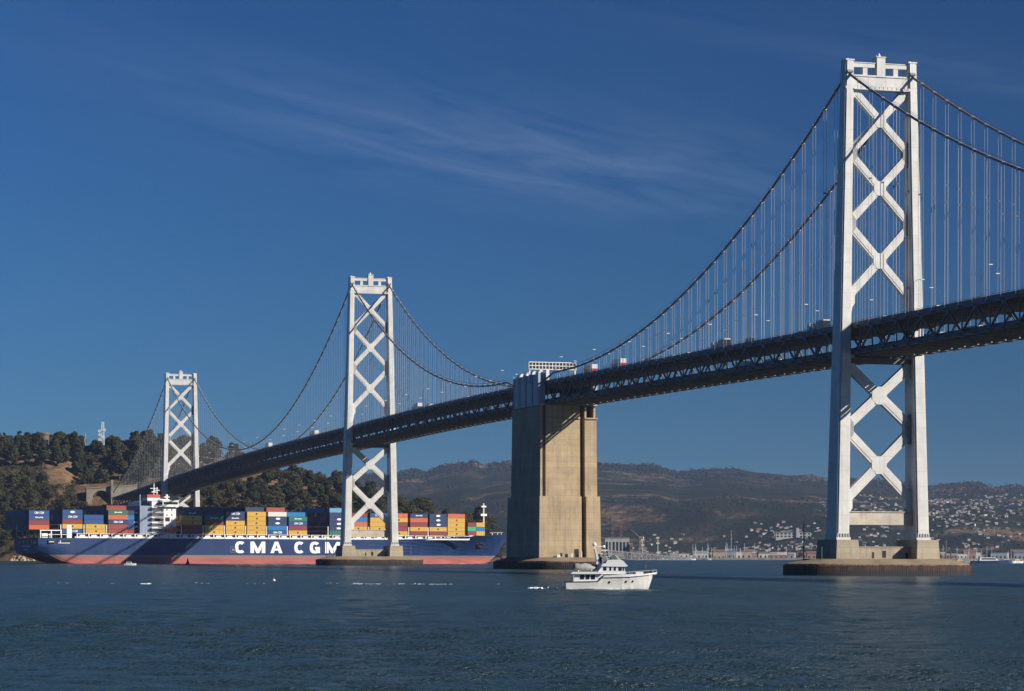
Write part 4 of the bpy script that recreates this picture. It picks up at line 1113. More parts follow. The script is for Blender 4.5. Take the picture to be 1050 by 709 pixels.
gx = np.linspace(-4200, 6500, 420); gy = np.concatenate([np.linspace(4080,5600,30), np.linspace(5640, 12600, 240)]); GX, GY = np.meshgrid(gx, gy)
tag(grid_mesh('hills', GX, GY, far_h(GX, GY), hills_mat()), kind='structure')

# woods on the far ridges
b = MB(); r_ = random.Random(21); k = 0
def clump(b, x, y, z, r0, hh, n):
    for i in range(n):
        v = Vector((r_.gauss(0,1), r_.gauss(0,1), r_.gauss(0,1))).normalized()*r_.uniform(.5,1)
        p = Vector((x+v.x*r0, y+v.y*r0, z+hh*.55+v.z*hh*.5)); s = r0*r_.uniform(.3,.55)
        nrm = (v+Vector((0,-.3,.3))).normalized(); u = nrm.orthogonal().normalized(); w_ = nrm.cross(u)
        b.add([p-u*s-w_*s*.7, p+u*s-w_*s*.6, p+u*s*.8+w_*s*.8, p-u*s*.7+w_*s], [(0,1,2,3)])
for i in range(9000):
    px_ = r_.uniform(335, 1075); y = ZF + r_.gauss(-60, 160) if i < 2600 else r_.uniform(6200, 10300)
    x = (px_-CX)/FPX*ZF if i < 2600 else (px_-CX)/FPX*y
    if fbm(np.array([x*.002]), np.array([y*.002]))[0] < (.36 if i < 2600 else .47): continue
    if i < 2600 and not (vnoise(np.array([x*.006]), np.array([.5]))[0] > .32): continue
    clump(b, x, y, fh(x,y)-2, r_.uniform(4,8.5) if i < 2600 else r_.uniform(3,6), r_.uniform(6,16) if i < 2600 else r_.uniform(4,8), 7)
tag(link('far_woods', mesh_raw(b, 'far_woods', leaf_mat('far_foliage', (.010,.014,.009), (.022,.026,.014)))), 'dark woods scattered along the far ridges and slopes', 'woods', kind='stuff')

# houses on the far slopes
M_hw = [weathered('house_wall_%s' % n, c, .7, None, 0, .05) for n, c in (('white',(.50,.48,.45)),('cream',(.40,.33,.25)),('grey',(.20,.20,.20)),('tan',(.25,.18,.13)))]
HN = ['white','cream','grey','tan']
M_roof = [weathered('house_roof_%s' % n, c, .9, None, 0, .1) for n, c in (('brown',(.14,.09,.07)),('grey',(.2,.2,.2)))]
def house_mesh(L, W, H, wm, rm_, flat):
    g = MB(); g.box(-L/2,L/2,-W/2,W/2,-3,H)
    if flat: g.box(-L/2-.3,L/2+.3,-W/2-.3,W/2+.3,H,H+.6,1)
    else: g.loft([[(-L/2-.5,-W/2-.6,H-.1),(-L/2-.5,W/2+.6,H-.1),(-L/2-.5,0,H+W*.34)],[(L/2+.5,-W/2-.6,H-.1),(L/2+.5,W/2+.6,H-.1),(L/2+.5,0,H+W*.34)]], 1)
    for k in range(3):
        x = -L/2+L*(k+.5)/3; g.box(x-.8,x+.8,-W/2-.05,-W/2+.05,H*.4,H*.75,2)
    return g.mesh('house', [wm, rm_, M_glass])
HM = {}
for i, n in enumerate(HN):
    HM[n] = [house_mesh(*d, M_hw[i], M_roof[j], fl) for d, j, fl in (((9,7,4.2),0,False),((12,8,4.8),1,False),((15,8,5.5),1,True))]
hr = random.Random(31); nh = 0
ZONES = [   # px0, px1, y0, y1, count, label place, group
 (952, 1048, 6100, 9900, 140, 'on the brown hillside right of the nearest tower', 'houses on the right hillside'),
 (868, 948, 6100, 9000, 60, 'on the hillside seen through the legs of the nearest tower', 'houses behind the nearest tower'),
 (735, 866, 6000, 8400, 84, 'on the lower slope left of the nearest tower', 'houses left of the nearest tower'),
 (640, 735, 5800, 7000, 36, 'on the low slope above the harbour sheds', 'houses above the harbour'),
]
seen = {}
stuffh = MB()
for zi, (a, b_, y0, y1, n, lab, grp) in enumerate(ZONES):
    cents = [(hr.uniform(a,b_), hr.uniform(y0,y1)) for _ in range(max(8, n//5))]
    tries = 0; i = -1
    while i < n*2.3 and tries < n*60:
        tries += 1
        if hr.random() < .5:
            c = hr.choice(cents); px_ = c[0]+hr.gauss(0,11); y = c[1]+hr.gauss(0,90)
        else: px_, y = hr.uniform(a,b_), hr.uniform(y0,y1)
        if not (a <= px_ <= b_ and y0 <= y <= y1): continue
        x = (px_-CX)/FPX*y; z = fh(x,y)
        py_ = YH + .0026*(px_-525) - (z-CAMH)*FPX/y
        if py_ < (548 if px_ < 735 else 536 if px_ < 840 else 508): continue
        i += 1; nm = hr.choices(HN, (5,4,2,2))[0]; s = hr.uniform(.45,.78) if px_ < 870 else hr.uniform(.5,.85)
        if i < n:
            o = link('house', hr.choice(HM[nm]), None, (x,y,z), hr.uniform(-.7,.7)); o.scale = (s,s,s)
            tag(o, f'small {nm} house {lab}', 'house', f'{nm} {grp}')
        else:
            L, W, H = hr.uniform(5,10), 6, hr.uniform(2.5,4.5); stuffh.box(x-L/2,x+L/2,y-W/2,y+W/2,z-3,z+H, HN.index(nm))
tag(stuffh.build('hillside_houses', M_hw), 'countless tiny houses dotted over the far slopes', 'houses', kind='stuff')

# long pale building on the slope
def bld(name, label, px0, px1, ytop, ybase, y, depth, wm, rows, cols, wing=None, group=None):
    xa, xb = X_at(px0,y), X_at(px1,y); base = Z_at(ybase,y,px0); H = Z_at(ytop,y,px0)-base; W = xb-xa
    o = thing(name, label, 'building', ((xa+xb)/2, y, base), 0, group)
    g = MB(); g.box(-W/2,W/2,-depth/2,depth/2,-6,H); g.build('wall', wm, o)
    g = MB(); g.box(-W/2-.4,W/2+.4,-depth/2-.4,depth/2+.4,H,H+1.0); g.build('roof', M_tan, o)
    for r_i in range(rows):
        for c_i in range(cols):
            x0 = -W/2+W*(c_i+.2)/cols; x1 = -W/2+W*(c_i+.8)/cols; z0 = H*(r_i+.25)/rows; z1 = H*(r_i+.8)/rows
            g = MB(); g.box(x0,x1,-depth/2-.06,-depth/2+.05,z0,z1); g.build('window', M_glass, o)
    if wing:
        g = MB(); g.box(wing[0]*W,wing[1]*W,-depth/2-3,depth/2+1,-6,H*wing[2]); g.build('tower_block', wm, o)
    return o
def y_for(px_, py_, y0=5700, y1=9500):
    for y in np.arange(y0, y1, 20):
        if YH + .0026*(px_-525) - (fh((px_-CX)/FPX*y, y)-CAMH)*FPX/y <= py_: return float(y)
    return y1
yb = y_for(813, 551.5); print('HILLB', yb)
bld('hillside_building', 'long pale institutional building with a central tower on the hillside', 795, 831, 546.3, 551.6, yb-14, 20, M_hw[0], 2, 9, (.08,.16,1.9))
M_port = weathered('port_concrete', (.46,.44,.40), .8)
bld('harbour_building', 'flat-roofed pale building with tall dark bays beside the concrete pier', 620, 645, 552, 572, 4180, 26, M_port, 1, 7)
bld('harbour_annex', 'small pinkish box building against the flat-roofed harbour building', 645.5, 648.5, 559, 572, 4170, 14, M_hw[3], 2, 2)
# cranes
def tcrane(px_, ytop, y, jib, colr, label, luff=False):
    x = X_at(px_,y); base = 1.5; H = Z_at(ytop,y,px_)-base
    o = thing('crane', label, 'crane', (x,y,base))
    mt = plain('crane_paint', tuple(c*.6 for c in colr), .6)
    g = MB(); n = 10; q = 1.3
    for sx in (-q,q):
        for sy in (-q,q): g.tube([(sx,sy,0),(sx,sy,H*.72 if luff else H)], .26, 4)
    for k in range(n):
        z0, z1 = (H*.72 if luff else H)*k/n, (H*.72 if luff else H)*(k+1)/n
        g.tube([(-q,-q,z0),(q,-q,z1)], .22, 4); g.tube([(q,q,z0),(-q,q,z1)], .22, 4)
    g.build('mast', mt, o)
    g = MB()
    if luff: g.tube([(0,0,H*.7),(jib,0,H*1.0)], [.6,.3], 5)
    else: g.tube([(-jib*.35,0,H*.82),(jib,0,H*.82)], .55, 5); g.tube([(0,0,H),(jib*.9,0,H*.83)], .25, 4); g.tube([(0,0,H),(-jib*.33,0,H*.83)], .25, 4)
    g.build('jib', mt, o)
    g = MB(); g.box(-2.2,2.2,-2,2,H*.68,H*.76); g.build('cab', mt, o)
tcrane(628, 537, 4250, 22, (.30,.10,.09), 'red tower crane with a level jib behind the motor yacht mast')
tcrane(637, 528, 4300, 10, (.36,.11,.08), 'red luffing crane taller than its neighbour right of the concrete pier', True)
tcrane(656.5, 543, 4240, -14, (.50,.36,.14), 'yellow crane with a leaning boom above the lattice trestle', True)
# lattice trestle
ty = 3300.0; A = Vector((X_at(606,ty), ty, 0)); B = Vector((X_at(707,ty+60), ty+60, 0))
L = (B-A).length; ang = math.atan2(B.y-A.y, B.x-A.x)
to = thing('trestle_bridge', 'grey lattice truss trestle sloping down to the harbour right of the pier', 'bridge', A, ang)
za0, za1 = Z_at(563.0,ty,606), Z_at(572.6,ty,707); dpt = 8.2
tm = MB(); n = 26
for k in range(n):
    x0, x1 = L*k/n, L*(k+1)/n; z0, z1 = za0+(za1-za0)*k/n, za0+(za1-za0)*(k+1)/n; d0 = min(dpt, z0-1); d1 = min(dpt, z1-1)
    for y in (-4,4):
        tm.beam((x0,y,z0),(x1,y,z1),.9,.9); tm.beam((x0,y,z0-d0),(x1,y,z1-d1),.9,.9)
        tm.beam((x0,y,z0 if k%2 else z0-d0),(x1,y,z1-d1 if k%2 else z1),.7,.7); tm.beam((x0,y,z0-d0),(x0,y,z0),.6,.6)
tm.build('lattice_truss', weathered('trestle_grey',(.17,.165,.16),.6), to)
dk = MB(); dk.loft([[(0,-3.6,za0-dpt+.5),(0,3.6,za0-dpt+.5),(0,3.6,za0-dpt+1.1),(0,-3.6,za0-dpt+1.1)],[(L,-3.6,za1-dpt+2.2),(L,3.6,za1-dpt+2.2),(L,3.6,za1-dpt+2.6),(L,-3.6,za1-dpt+2.6)]]); dk.build('deck', M_road, to)
for px_ in (656.5, 673.5):
    xx = X_at(px_,ty)-A.x; f_ = xx/L; g = MB(); g.box(xx-1.5,xx+1.5,-3,3,-.9,za0+(za1-za0)*f_-dpt); g.box(xx-2.4,xx+2.4,-3.6,3.6,-.9,1.4); g.build('pier', weathered('trestle_pier',(.55,.5,.38),.8), to)

# harbour edge: sheds, masts, boats
sr_ = random.Random(8)
quay = MB(); quay.box(X_at(688,4105), X_at(1400,4105), 4098, 4128, -.9, 3.2)
tag(quay.build('quay', weathered('quay_stone', (.34,.28,.2), .9, None, 0, .2)), kind='structure')
M_shed = [weathered('shed_%d' % i, c, .7, None, 0, .1) for i, c in enumerate(((.62,.60,.56),(.45,.38,.28),(.25,.3,.36),(.36,.2,.15),(.7,.68,.62)))]
SN = ['pale grey','tan','blue grey','reddish brown','white']
for i in range(64):
    px_ = sr_.uniform(690, 1050) if i < 46 else sr_.uniform(700,790); y = sr_.uniform(4160, 5200); x = X_at(px_,y); z = fh(x,y)
    if 855 < px_ < 950 and sr_.random() < .4: continue
    L_, W_, H_ = sr_.uniform(10,34), sr_.uniform(10,18), sr_.uniform(4,12); ci = sr_.randrange(5)
    g = MB(); g.box(-L_/2,L_/2,-W_/2,W_/2,-2,H_)
    if sr_.random() < .5: g.loft([[(-L_/2-.4,-W_/2-.4,H_+.01),(-L_/2-.4,W_/2+.4,H_+.01),(-L_/2-.4,0,H_+W_*.22)],[(L_/2+.4,-W_/2-.4,H_+.01),(L_/2+.4,W_/2+.4,H_+.01),(L_/2+.4,0,H_+W_*.22)]], 1)
    else: g.box(-L_/2-.3,L_/2+.3,-W_/2-.3,W_/2+.3,H_,H_+.7,1)
    for k in range(max(2,int(L_/6))):
        xx = -L_/2+L_*(k+.5)/max(2,int(L_/6)); g.box(xx-1.2,xx+1.2,-W_/2-.05,-W_/2+.05,.5,min(4,H_*.7),2)
    o = g.build('harbour_shed', [M_shed[ci], M_roof[sr_.randrange(2)], M_glass]); o.location = (x,y,z)
    side = 'right' if px_ > 900 else 'left'
    tag(o, f'{SN[ci]} shed on the flat harbour shore {side} of the nearest tower base', 'shed', f'{SN[ci]} harbour sheds {side} of the tower')
for i in range(26):
    px_ = (740 + sr_.gauss(0,24)) if i < 18 else sr_.uniform(950,1040); y = sr_.uniform(4110,4400); h = sr_.uniform(12,24) if i != 3 else 42
    g = MB(); g.tube([(0,0,-2),(0,0,h)], [.34,.2], 5); g.tube([(-1.2,0,h*.7),(1.2,0,h*.7)], .2, 4)
    o = g.build('harbour_mast', M_white); o.location = (X_at(px_,y), y, 2)
    tag(o, 'thin white mast rising from the harbour edge ' + ('left of the nearest tower' if px_ < 880 else 'right of the nearest tower'), 'mast', 'masts along the harbour edge ' + ('left' if px_ < 880 else 'right'))
def lamp_mast(px_, yt, y, lab):
    o = thing('floodlight_mast', lab, 'floodlight', (X_at(px_,y), y, 2)); H = Z_at(yt,y,px_)-2
    g = MB(); g.tube([(0,0,-2),(0,0,H)], .5, 6); g.build('pole', M_white, o)
    for dz_ in (0,-8): 
        g = MB(); g.box(-2.4,2.4,-.8,.8,H+dz_-1.4,H+dz_+1.0); g.build('lamp_panel', plain('lamp_cream',(.78,.66,.42),.5), o)
lamp_mast(659, 553.5, 4150, 'left of two cream panelled harbour masts behind the trestle'); lamp_mast(674.5, 551.5, 4150, 'right of two cream panelled harbour masts behind the trestle')
# harbour trees
for i in range(40):
    px_ = sr_.uniform(690,1045); y = sr_.uniform(4300,5400); x = X_at(px_,y); z = fh(x,y); c, t = sr_.choice(KIND['oak']); s = sr_.uniform(.8,1.3)
    o = thing('harbour_tree', 'dark tree among the sheds on the far harbour flats', 'tree', (x,y,z), sr_.random()*6, 'trees on the harbour flats'); o.scale = (s,s,s); link('trunk', t, o); link('crown', c, o)

# ------------------------------------------------------------------ boats
def boat(name, label, px_, y, L, H, group=None, rz=0, cabin=True, hullm=None, mast=0):
    o = thing(name, label, 'boat', (X_at(px_,y), y, 0), rz, group)
    g = MB(); st__ = [(-.5,.40,.36),(-.2,.5,.45),(.15,.48,.42),(.38,.28,.2),(.5,.02,.01)]; Wd = L*.3
    g.loft([[(u*L,-a*Wd,H*(1+.5*max(0,u))),(u*L,-c*Wd,-.3),(u*L,c*Wd,-.3),(u*L,a*Wd,H*(1+.5*max(0,u)))] for u, a, c in st__]); g.build('hull', hullm or M_white, o)
    if cabin:
        g = MB(); g.loft([[(-.32*L,-Wd*.3,H),(.16*L,-Wd*.3,H),(.16*L,Wd*.3,H),(-.32*L,Wd*.3,H)],[(-.30*L,-Wd*.26,H*2.1),(.08*L,-Wd*.26,H*2.1),(.08*L,Wd*.26,H*2.1),(-.30*L,Wd*.26,H*2.1)]]); g.build('cabin', M_white, o)
        g = MB(); g.box(-.26*L,.08*L,-Wd*.30,-Wd*.265,H*1.45,H*1.85); g.build('cabin_window', M_glass, o)
    if mast: g = MB(); g.tube([(0,0,H),(0,0,H+mast)], .12, 5); g.build('mast', M_white, o)
    return o
boat('speedboat', 'small white speedboat on the water in front of the ship hull', 133.5, 1500, 6.5, .9)
boat('harbour_ferry', 'dark-hulled low white harbour vessel right of the nearest pier', 1017, 2300, 34, 2.4, None, .05, True, M_navy, 12)
for i, (px_, y, L_) in enumerate(((993,2500,15),(1003,2700,11),(1034,2450,13),(1044,2500,10),(700,3700,12),(708,3750,14),(690,3800,10),(681,3780,12),(725,3900,12),(985,2900,9))):
    boat('moored_boat', 'small white boat moored ' + ('near the far right shore' if px_ > 900 else 'under the lattice trestle end'), px_, y, L_, 1.6, 'boats at the right shore' if px_ > 900 else 'boats at the trestle end', sr_.uniform(-.4,.4), True, None, 0 if i%2 else 9)
bw_ = MB(); pts = []
for i in range(60):
    x = X_at(975,2750)+i*9; bw_.add([(x-6,2746,-.8),(x+6,2745,-.8),(x+6,2758,-.8),(x-6,2758,-.8),(x-3+sr_.uniform(-1,1),2750,2.0+sr_.uniform(-.6,.8)),(x+3,2750,2.0+sr_.uniform(-.6,.8)),(x+3,2755,2.2),(x-3,2755,2.1)],[(0,3,2,1),(4,5,6,7),(0,1,5,4),(1,2,6,5),(2,3,7,6),(3,0,4,7)])
tag(bw_.build('breakwater', M_rock), 'low tan rock breakwater at the far right edge of the bay', 'breakwater')
by = thing('buoy', 'dark cone-shaped buoy floating in front of the red waterline of the ship', 'buoy', (X_at(192.5,1620), 1620, 0))
g = MB(); g.tube([(0,0,-.6),(0,0,.5)], 1.5, 12); g.build('float', M_dark, by)
g = MB(); g.tube([(0,0,.5),(0,0,2.4),(0,0,3.8)], [1.1,.45,.12], 8); g.build('cone', M_dark, by)
by = thing('marker_buoy', 'small white and orange marker buoy in open water left of the second tower', 'buoy', (X_at(281,640), 640, 0))
g = MB(); g.tube([(0,0,-.3),(0,0,.15),(0,0,.45)], [.32,.36,.1], 10); g.build('float', M_white, by); g = MB(); g.tube([(0,0,.4),(0,0,.9)], .07, 6); g.build('staff', M_orange, by)

# ------------------------------------------------------------------ motor yacht
YY = 500.0
K = FPX/YY/10.0*1.0                         # photo enlargement: ten zoom pixels per photo pixel
YW = thing('motor_yacht', 'white trawler style motor yacht with a flybridge heading right in front of the pier', 'motor yacht', (X_at(579,YY), YY, 0), R(4))
KM = 10*FPX/YY                              # zoom pixels per metre
def zx(v): return (v-40)/KM*1.003
def zz_(v): return (462-v)/KM
M_gel = weathered('gelcoat', (.80,.78,.72), .3, (.5,.44,.35), .22, .04, (1,1,.3), 1.5)
M_gel2 = weathered('gelcoat_bright', (.86,.85,.82), .3, None, 0, .03)
M_rub = plain('rub_rail', (.05,.05,.05), .5)
Wy = 4.6; Lh = zx(940)
def half(u):            # half beam along the deck, 0 at the stern
    t = u/zx(1000); return Wy/2*(.90+.1*min(1,t*4)) if t < .55 else Wy/2*max(.02, 1-((t-.55)/.45)**2.2)
def halfw(u):
    t = u/zx(905); return Wy/2*.86 if t < .4 else Wy/2*.86*max(.01, 1-((t-.4)/.6)**1.8)
def sheer(u):
    a = [(zx(40),zz_(388)),(zx(375),zz_(380)),(zx(412),zz_(345)),(zx(700),zz_(336)),(zx(900),zz_(318)),(zx(1005),zz_(300))]
    return float(np.interp(u, [p[0] for p in a], [p[1] for p in a]))
rings = []
for u in (0,1,3,5.5,zx(375),zx(395),zx(412),zx(520),zx(620),zx(700),zx(780),zx(850),zx(900),zx(925),zx(940)):
    s_ = sheer(u); top = half(u); wl = halfw(min(u, zx(905)))
    z0 = -.5 if u < zx(890) else -.5+(u-zx(890))/(zx(940)-zx(890))*s_*.96
    if u == 0: u_ = lambda z: -.25*(z < .2)
    r_h = []
    for k in range(6):
        t = k/5; z = z0+(s_-z0)*t; r_h.append((wl+(top-wl)*t**.8, z))
    rings.append([(u+.12*(s_-z)*(u==0), -b_, z) for b_, z in reversed(r_h)]+[(u+.12*(s_-z)*(u==0), b_, z) for b_, z in r_h])
g = MB(); g.loft(rings); g.build('hull', M_gel, YW)
g = MB(); US = [0,2,4,5.5,zx(375),zx(395),zx(412),zx(520),zx(620),zx(700),zx(780),zx(850),zx(900)]
for sg in (-1,1): g.tube([(u,sg*(half(u)+.02),sheer(u)) for u in US], .07, 6)
g.build('rub_rail', M_rub, YW)
g = MB(); BS = [0.05,2,4,6,zx(395),zx(520),zx(620),zx(700),zx(780),zx(850),zx(890)]
for sg in (-1,1): g.loft([[(u,sg*(halfw(u)+dd),zz) for dd, zz in ((.03,.04),(.03,.22),(-.05,.22),(-.05,.04))] for u in BS])
g.build('boot_stripe', plain('boot_stripe',(.06,.05,.05),.6), YW)
# forward bulwark
g = MB()
BU = [zx(385),zx(430),zx(520),zx(620),zx(700),zx(780),zx(850),zx(900),zx(950),zx(990)]
for sg in (-1,1):
    rings = []
    for i, u in enumerate(BU):
        zt = np.interp(u, [zx(385),zx(440),zx(640),zx(850),zx(1000)], [zz_(372),zz_(318),zz_(312),zz_(306),zz_(286)]); h = half(u) if u < zx(985) else .06
        zb = sheer(u)+.05 if u < zx(905) else max(sheer(u)+.05, zt-.28)
        rings.append([(u,sg*(h-.14),zb),(u,sg*h,zb),(u,sg*(h+.03),float(zt)),(u,sg*max(.01,h-.14),float(zt))])
    g.loft(rings)
g.build('bulwark', M_gel2, YW)
g = MB(); DK = [zx(420),zx(520),zx(620),zx(700),zx(780),zx(850),zx(920),zx(985)]
g.loft([[(u,-half(u)+.1,zz_(322)+(u-zx(420))*.028),(u,half(u)-.1,zz_(322)+(u-zx(420))*.028),(u,half(u)-.1,zz_(325)+(u-zx(420))*.028),(u,-half(u)+.1,zz_(325)+(u-zx(420))*.028)] for u in DK]); g.build('foredeck', M_gel2, YW)
g = MB(); g.box(zx(768),zx(845),-.9,.9,zz_(312),zz_(288)); g.box(zx(775),zx(838),-.8,.8,zz_(288),zz_(284)); g.build('deck_locker', M_gel2, YW)
g = MB(); g.box(zx(45),zx(400),-Wy/2*.86,Wy/2*.86,zz_(395),zz_(388)); g.build('aft_deck', M_gel, YW)
# saloon and boat deck
g = MB(); g.box(zx(128),zx(420),-1.75,1.75,zz_(390),zz_(306)); g.build('saloon', M_gel2, YW)
for a, b_ in ((190,232),(248,286),(302,342)):
    g = MB(); g.box(zx(a),zx(b_),-1.80,-1.7,zz_(360),zz_(316)); g.box(zx(a),zx(b_),1.7,1.8,zz_(360),zz_(316)); g.build('saloon_window', M_glass, YW)
g = MB(); g.plate([(zx(88),zz_(306)),(zx(420),zz_(306)),(zx(420),zz_(283)),(zx(112),zz_(285))], 'y', -2.2, 2.2); g.build('boat_deck', M_gel2, YW)
for x in (zx(118),):
    for y in (-2.0,2.0): g = MB(); g.tube([(x,y,zz_(390)),(x,y,zz_(306))], .05, 6); g.build('post', M_gel2, YW)
# pilothouse
g = MB(); g.plate([(zx(372),zz_(308)),(zx(640),zz_(308)),(zx(662),zz_(300)),(zx(636),zz_(226)),(zx(412),zz_(226)),(zx(376),zz_(280))], 'y', -1.7, 1.7); g.build('pilothouse', M_gel2, YW)
for a, b_ in ((430,460),(494,510),(538,556),(586,618),(630,641)):
    g = MB(); g.box(zx(a),zx(b_),-1.76,-1.66,zz_(270),zz_(234)); g.build('pilothouse_window', M_glass, YW)
g = MB()
g.loft([[(zx(642)-.005,-1.45,zz_(270)),(zx(642)+.06,-1.45,zz_(270)),(zx(642)+.06,1.45,zz_(270)),(zx(642)-.005,1.45,zz_(270))],[(zx(630),-1.4,zz_(234)),(zx(630)+.12,-1.4,zz_(234)),(zx(630)+.12,1.4,zz_(234)),(zx(630),1.4,zz_(234))]]); g.build('windscreen', M_glass, YW)
g = MB(); g.plate([(zx(405),zz_(228)),(zx(655),zz_(232)),(zx(682),zz_(222)),(zx(668),zz_(214)),(zx(632),zz_(172)),(zx(600),zz_(158)),(zx(470),zz_(162)),(zx(452),zz_(196)),(zx(418),zz_(200))], 'y', -1.85, 1.85); g.build('flybridge', M_gel2, YW)
g = MB(); g.loft([[(zx(500),-1.5,zz_(164)),(zx(585),-1.35,zz_(160)),(zx(585),1.35,zz_(160)),(zx(500),1.5,zz_(164))],[(zx(520),-1.3,zz_(118)),(zx(548),-1.1,zz_(112)),(zx(548),1.1,zz_(112)),(zx(520),1.3,zz_(118))]]); g.build('fly_windscreen', plain('smoked_screen',(.10,.11,.12),.2), YW)
g = MB()
for y in (-1.1,1.1):
    for a, b_ in (((470,162),(470,128)),((470,128),(560,118)),((600,158),(560,118))): g.tube([(zx(a[0]),y,zz_(a[1])),(zx(b_[0]),y,zz_(b_[1]))], .05, 5)
g.build('fly_rail', M_gel2, YW)
# mast arch, funnel and aerials
g = MB()
for y in (-.7,.7): g.loft([[(zx(372),y-.12,zz_(200)),(zx(400),y-.12,zz_(200)),(zx(400),y+.12,zz_(200)),(zx(372),y+.12,zz_(200))],[(zx(338),y-.08,zz_(20)),(zx(352),y-.08,zz_(20)),(zx(352),y+.08,zz_(20)),(zx(338),y+.08,zz_(20))]])
g.box(zx(352),zx(372),-.8,.8,zz_(92),zz_(82)); g.box(zx(360),zx(432),-.25,.25,zz_(104),zz_(94)); g.box(zx(338),zx(430),-.2,.2,zz_(28),zz_(18)); g.box(zx(360),zx(400),-.9,.9,zz_(206),zz_(180)); g.build('mast_arch', M_gel2, YW)
g = MB(); g.tube([(zx(345),0,zz_(22)),(zx(345),0,zz_(12)),(zx(345),0,zz_(-6)),(zx(345),0,zz_(-18))], [.2,.38,.36,.12], 10); g.build('radar_dome', M_gel2, YW)
g = MB(); g.box(zx(418),zx(482),-.18,.18,zz_(70),zz_(58)); g.tube([(zx(450),0,zz_(76)),(zx(450),0,zz_(58))], .2, 8); g.tube([(zx(440),0,zz_(34)),(zx(440),0,zz_(12))], [.3,.22], 8); g.build('radar_scanner', M_gel2, YW)
g = MB(); g.plate([(zx(362),zz_(196)),(zx(414),zz_(196)),(zx(405),zz_(100)),(zx(378),zz_(100))], 'y', -.45, .45); g.build('funnel', M_navy, YW)
g = MB(); g.box(zx(415),zx(460),-1.2,1.2,zz_(196),zz_(130)); g.build('fly_seat', plain('grey_vinyl',(.26,.25,.24),.7), YW)
for x, zt in ((490,-60),(512,-30)):
    g = MB(); g.tube([(zx(x),-1.2,zz_(165)),(zx(x)-.1,-1.2,zz_(zt))], [.035,.02], 5); g.build('whip_aerial', M_gel2, YW)
for x, y in ((486,390),(658,384),(727,380)):
    u = zx(x); t = 1; s_ = sheer(u); zc = zz_(y); wl, tp_ = halfw(u), half(u); tt = ((zc+.5)/(s_+.5))**.8; yy = wl+(tp_-wl)*tt
    g = MB(); g.tube([(u,-yy-.04,zc),(u,-yy+.15,zc)], .2, 12); g.build('porthole', M_glass, YW)
g = MB(); SR = [zx(v) for v in (660,720,780,840,900,950,985)]
def rz_(u): return float(np.interp(u, [zx(660),zx(1000)], [zz_(290),zz_(262)]))
for sg in (-1,1):
    pts = [(u,sg*max(.05,half(u)-.08),rz_(u)) for u in SR]; g.tube(pts, .018, 5)
    for p in pts: g.tube([(p[0],p[1],p[2]-.62),p], .018, 5)
g.build('pulpit_rail', M_gel2, YW)
g = MB(); g.box(zx(895),zx(915),-.3,.3,zz_(300),zz_(285)); g.tube([(zx(905),0,zz_(288)),(zx(905),0,zz_(258))], .14, 8); g.tube([(zx(925),-.2,zz_(298)),(zx(932),-.2,zz_(255))], [.16,.2], 8); g.build('windlass', M_rub, YW)
# covered tender on the boat deck
dg = thing('dinghy', 'grey covered dinghy stowed on the aft deck roof of the motor yacht', 'dinghy', YW.matrix_basis @ Vector((zx(130),0,zz_(283))) if False else (Matrix.Translation(YW.location) @ Matrix.Rotation(R(4),4,'Z')) @ Vector((zx(130),0,zz_(283))), R(4))
M_cover = weathered('canvas_cover', (.36,.35,.34), .85, (.2,.19,.18), .5, .12, (1,1,1), 1.5)
DL = zx(374)-zx(130); rings = []
for t, w_, zb, zt in ((0,.75,.25,1.15),(.12,.95,.08,1.5),(.35,1.0,.04,1.35),(.5,1.0,.04,1.55),(.7,.98,.06,1.3),(.9,.7,.2,1.25),(1,.12,.55,1.1)):
    rings.append([(t*DL,-w_*.55,zb),(t*DL,-w_,zb+.35*(zt-zb)),(t*DL,-w_*.92,zb+.6*(zt-zb)),(t*DL,-w_*.3,zt),(t*DL,w_*.3,zt),(t*DL,w_*.92,zb+.6*(zt-zb)),(t*DL,w_,zb+.35*(zt-zb)),(t*DL,w_*.55,zb)])
g = MB(); g.loft(rings); g.build('canvas_cover', M_cover, dg, True)
g = MB()
for x in (DL*.2,DL*.75): g.box(x-.1,x+.1,-.8,.8,0,.3)
g.build('chock', M_gel2, dg)
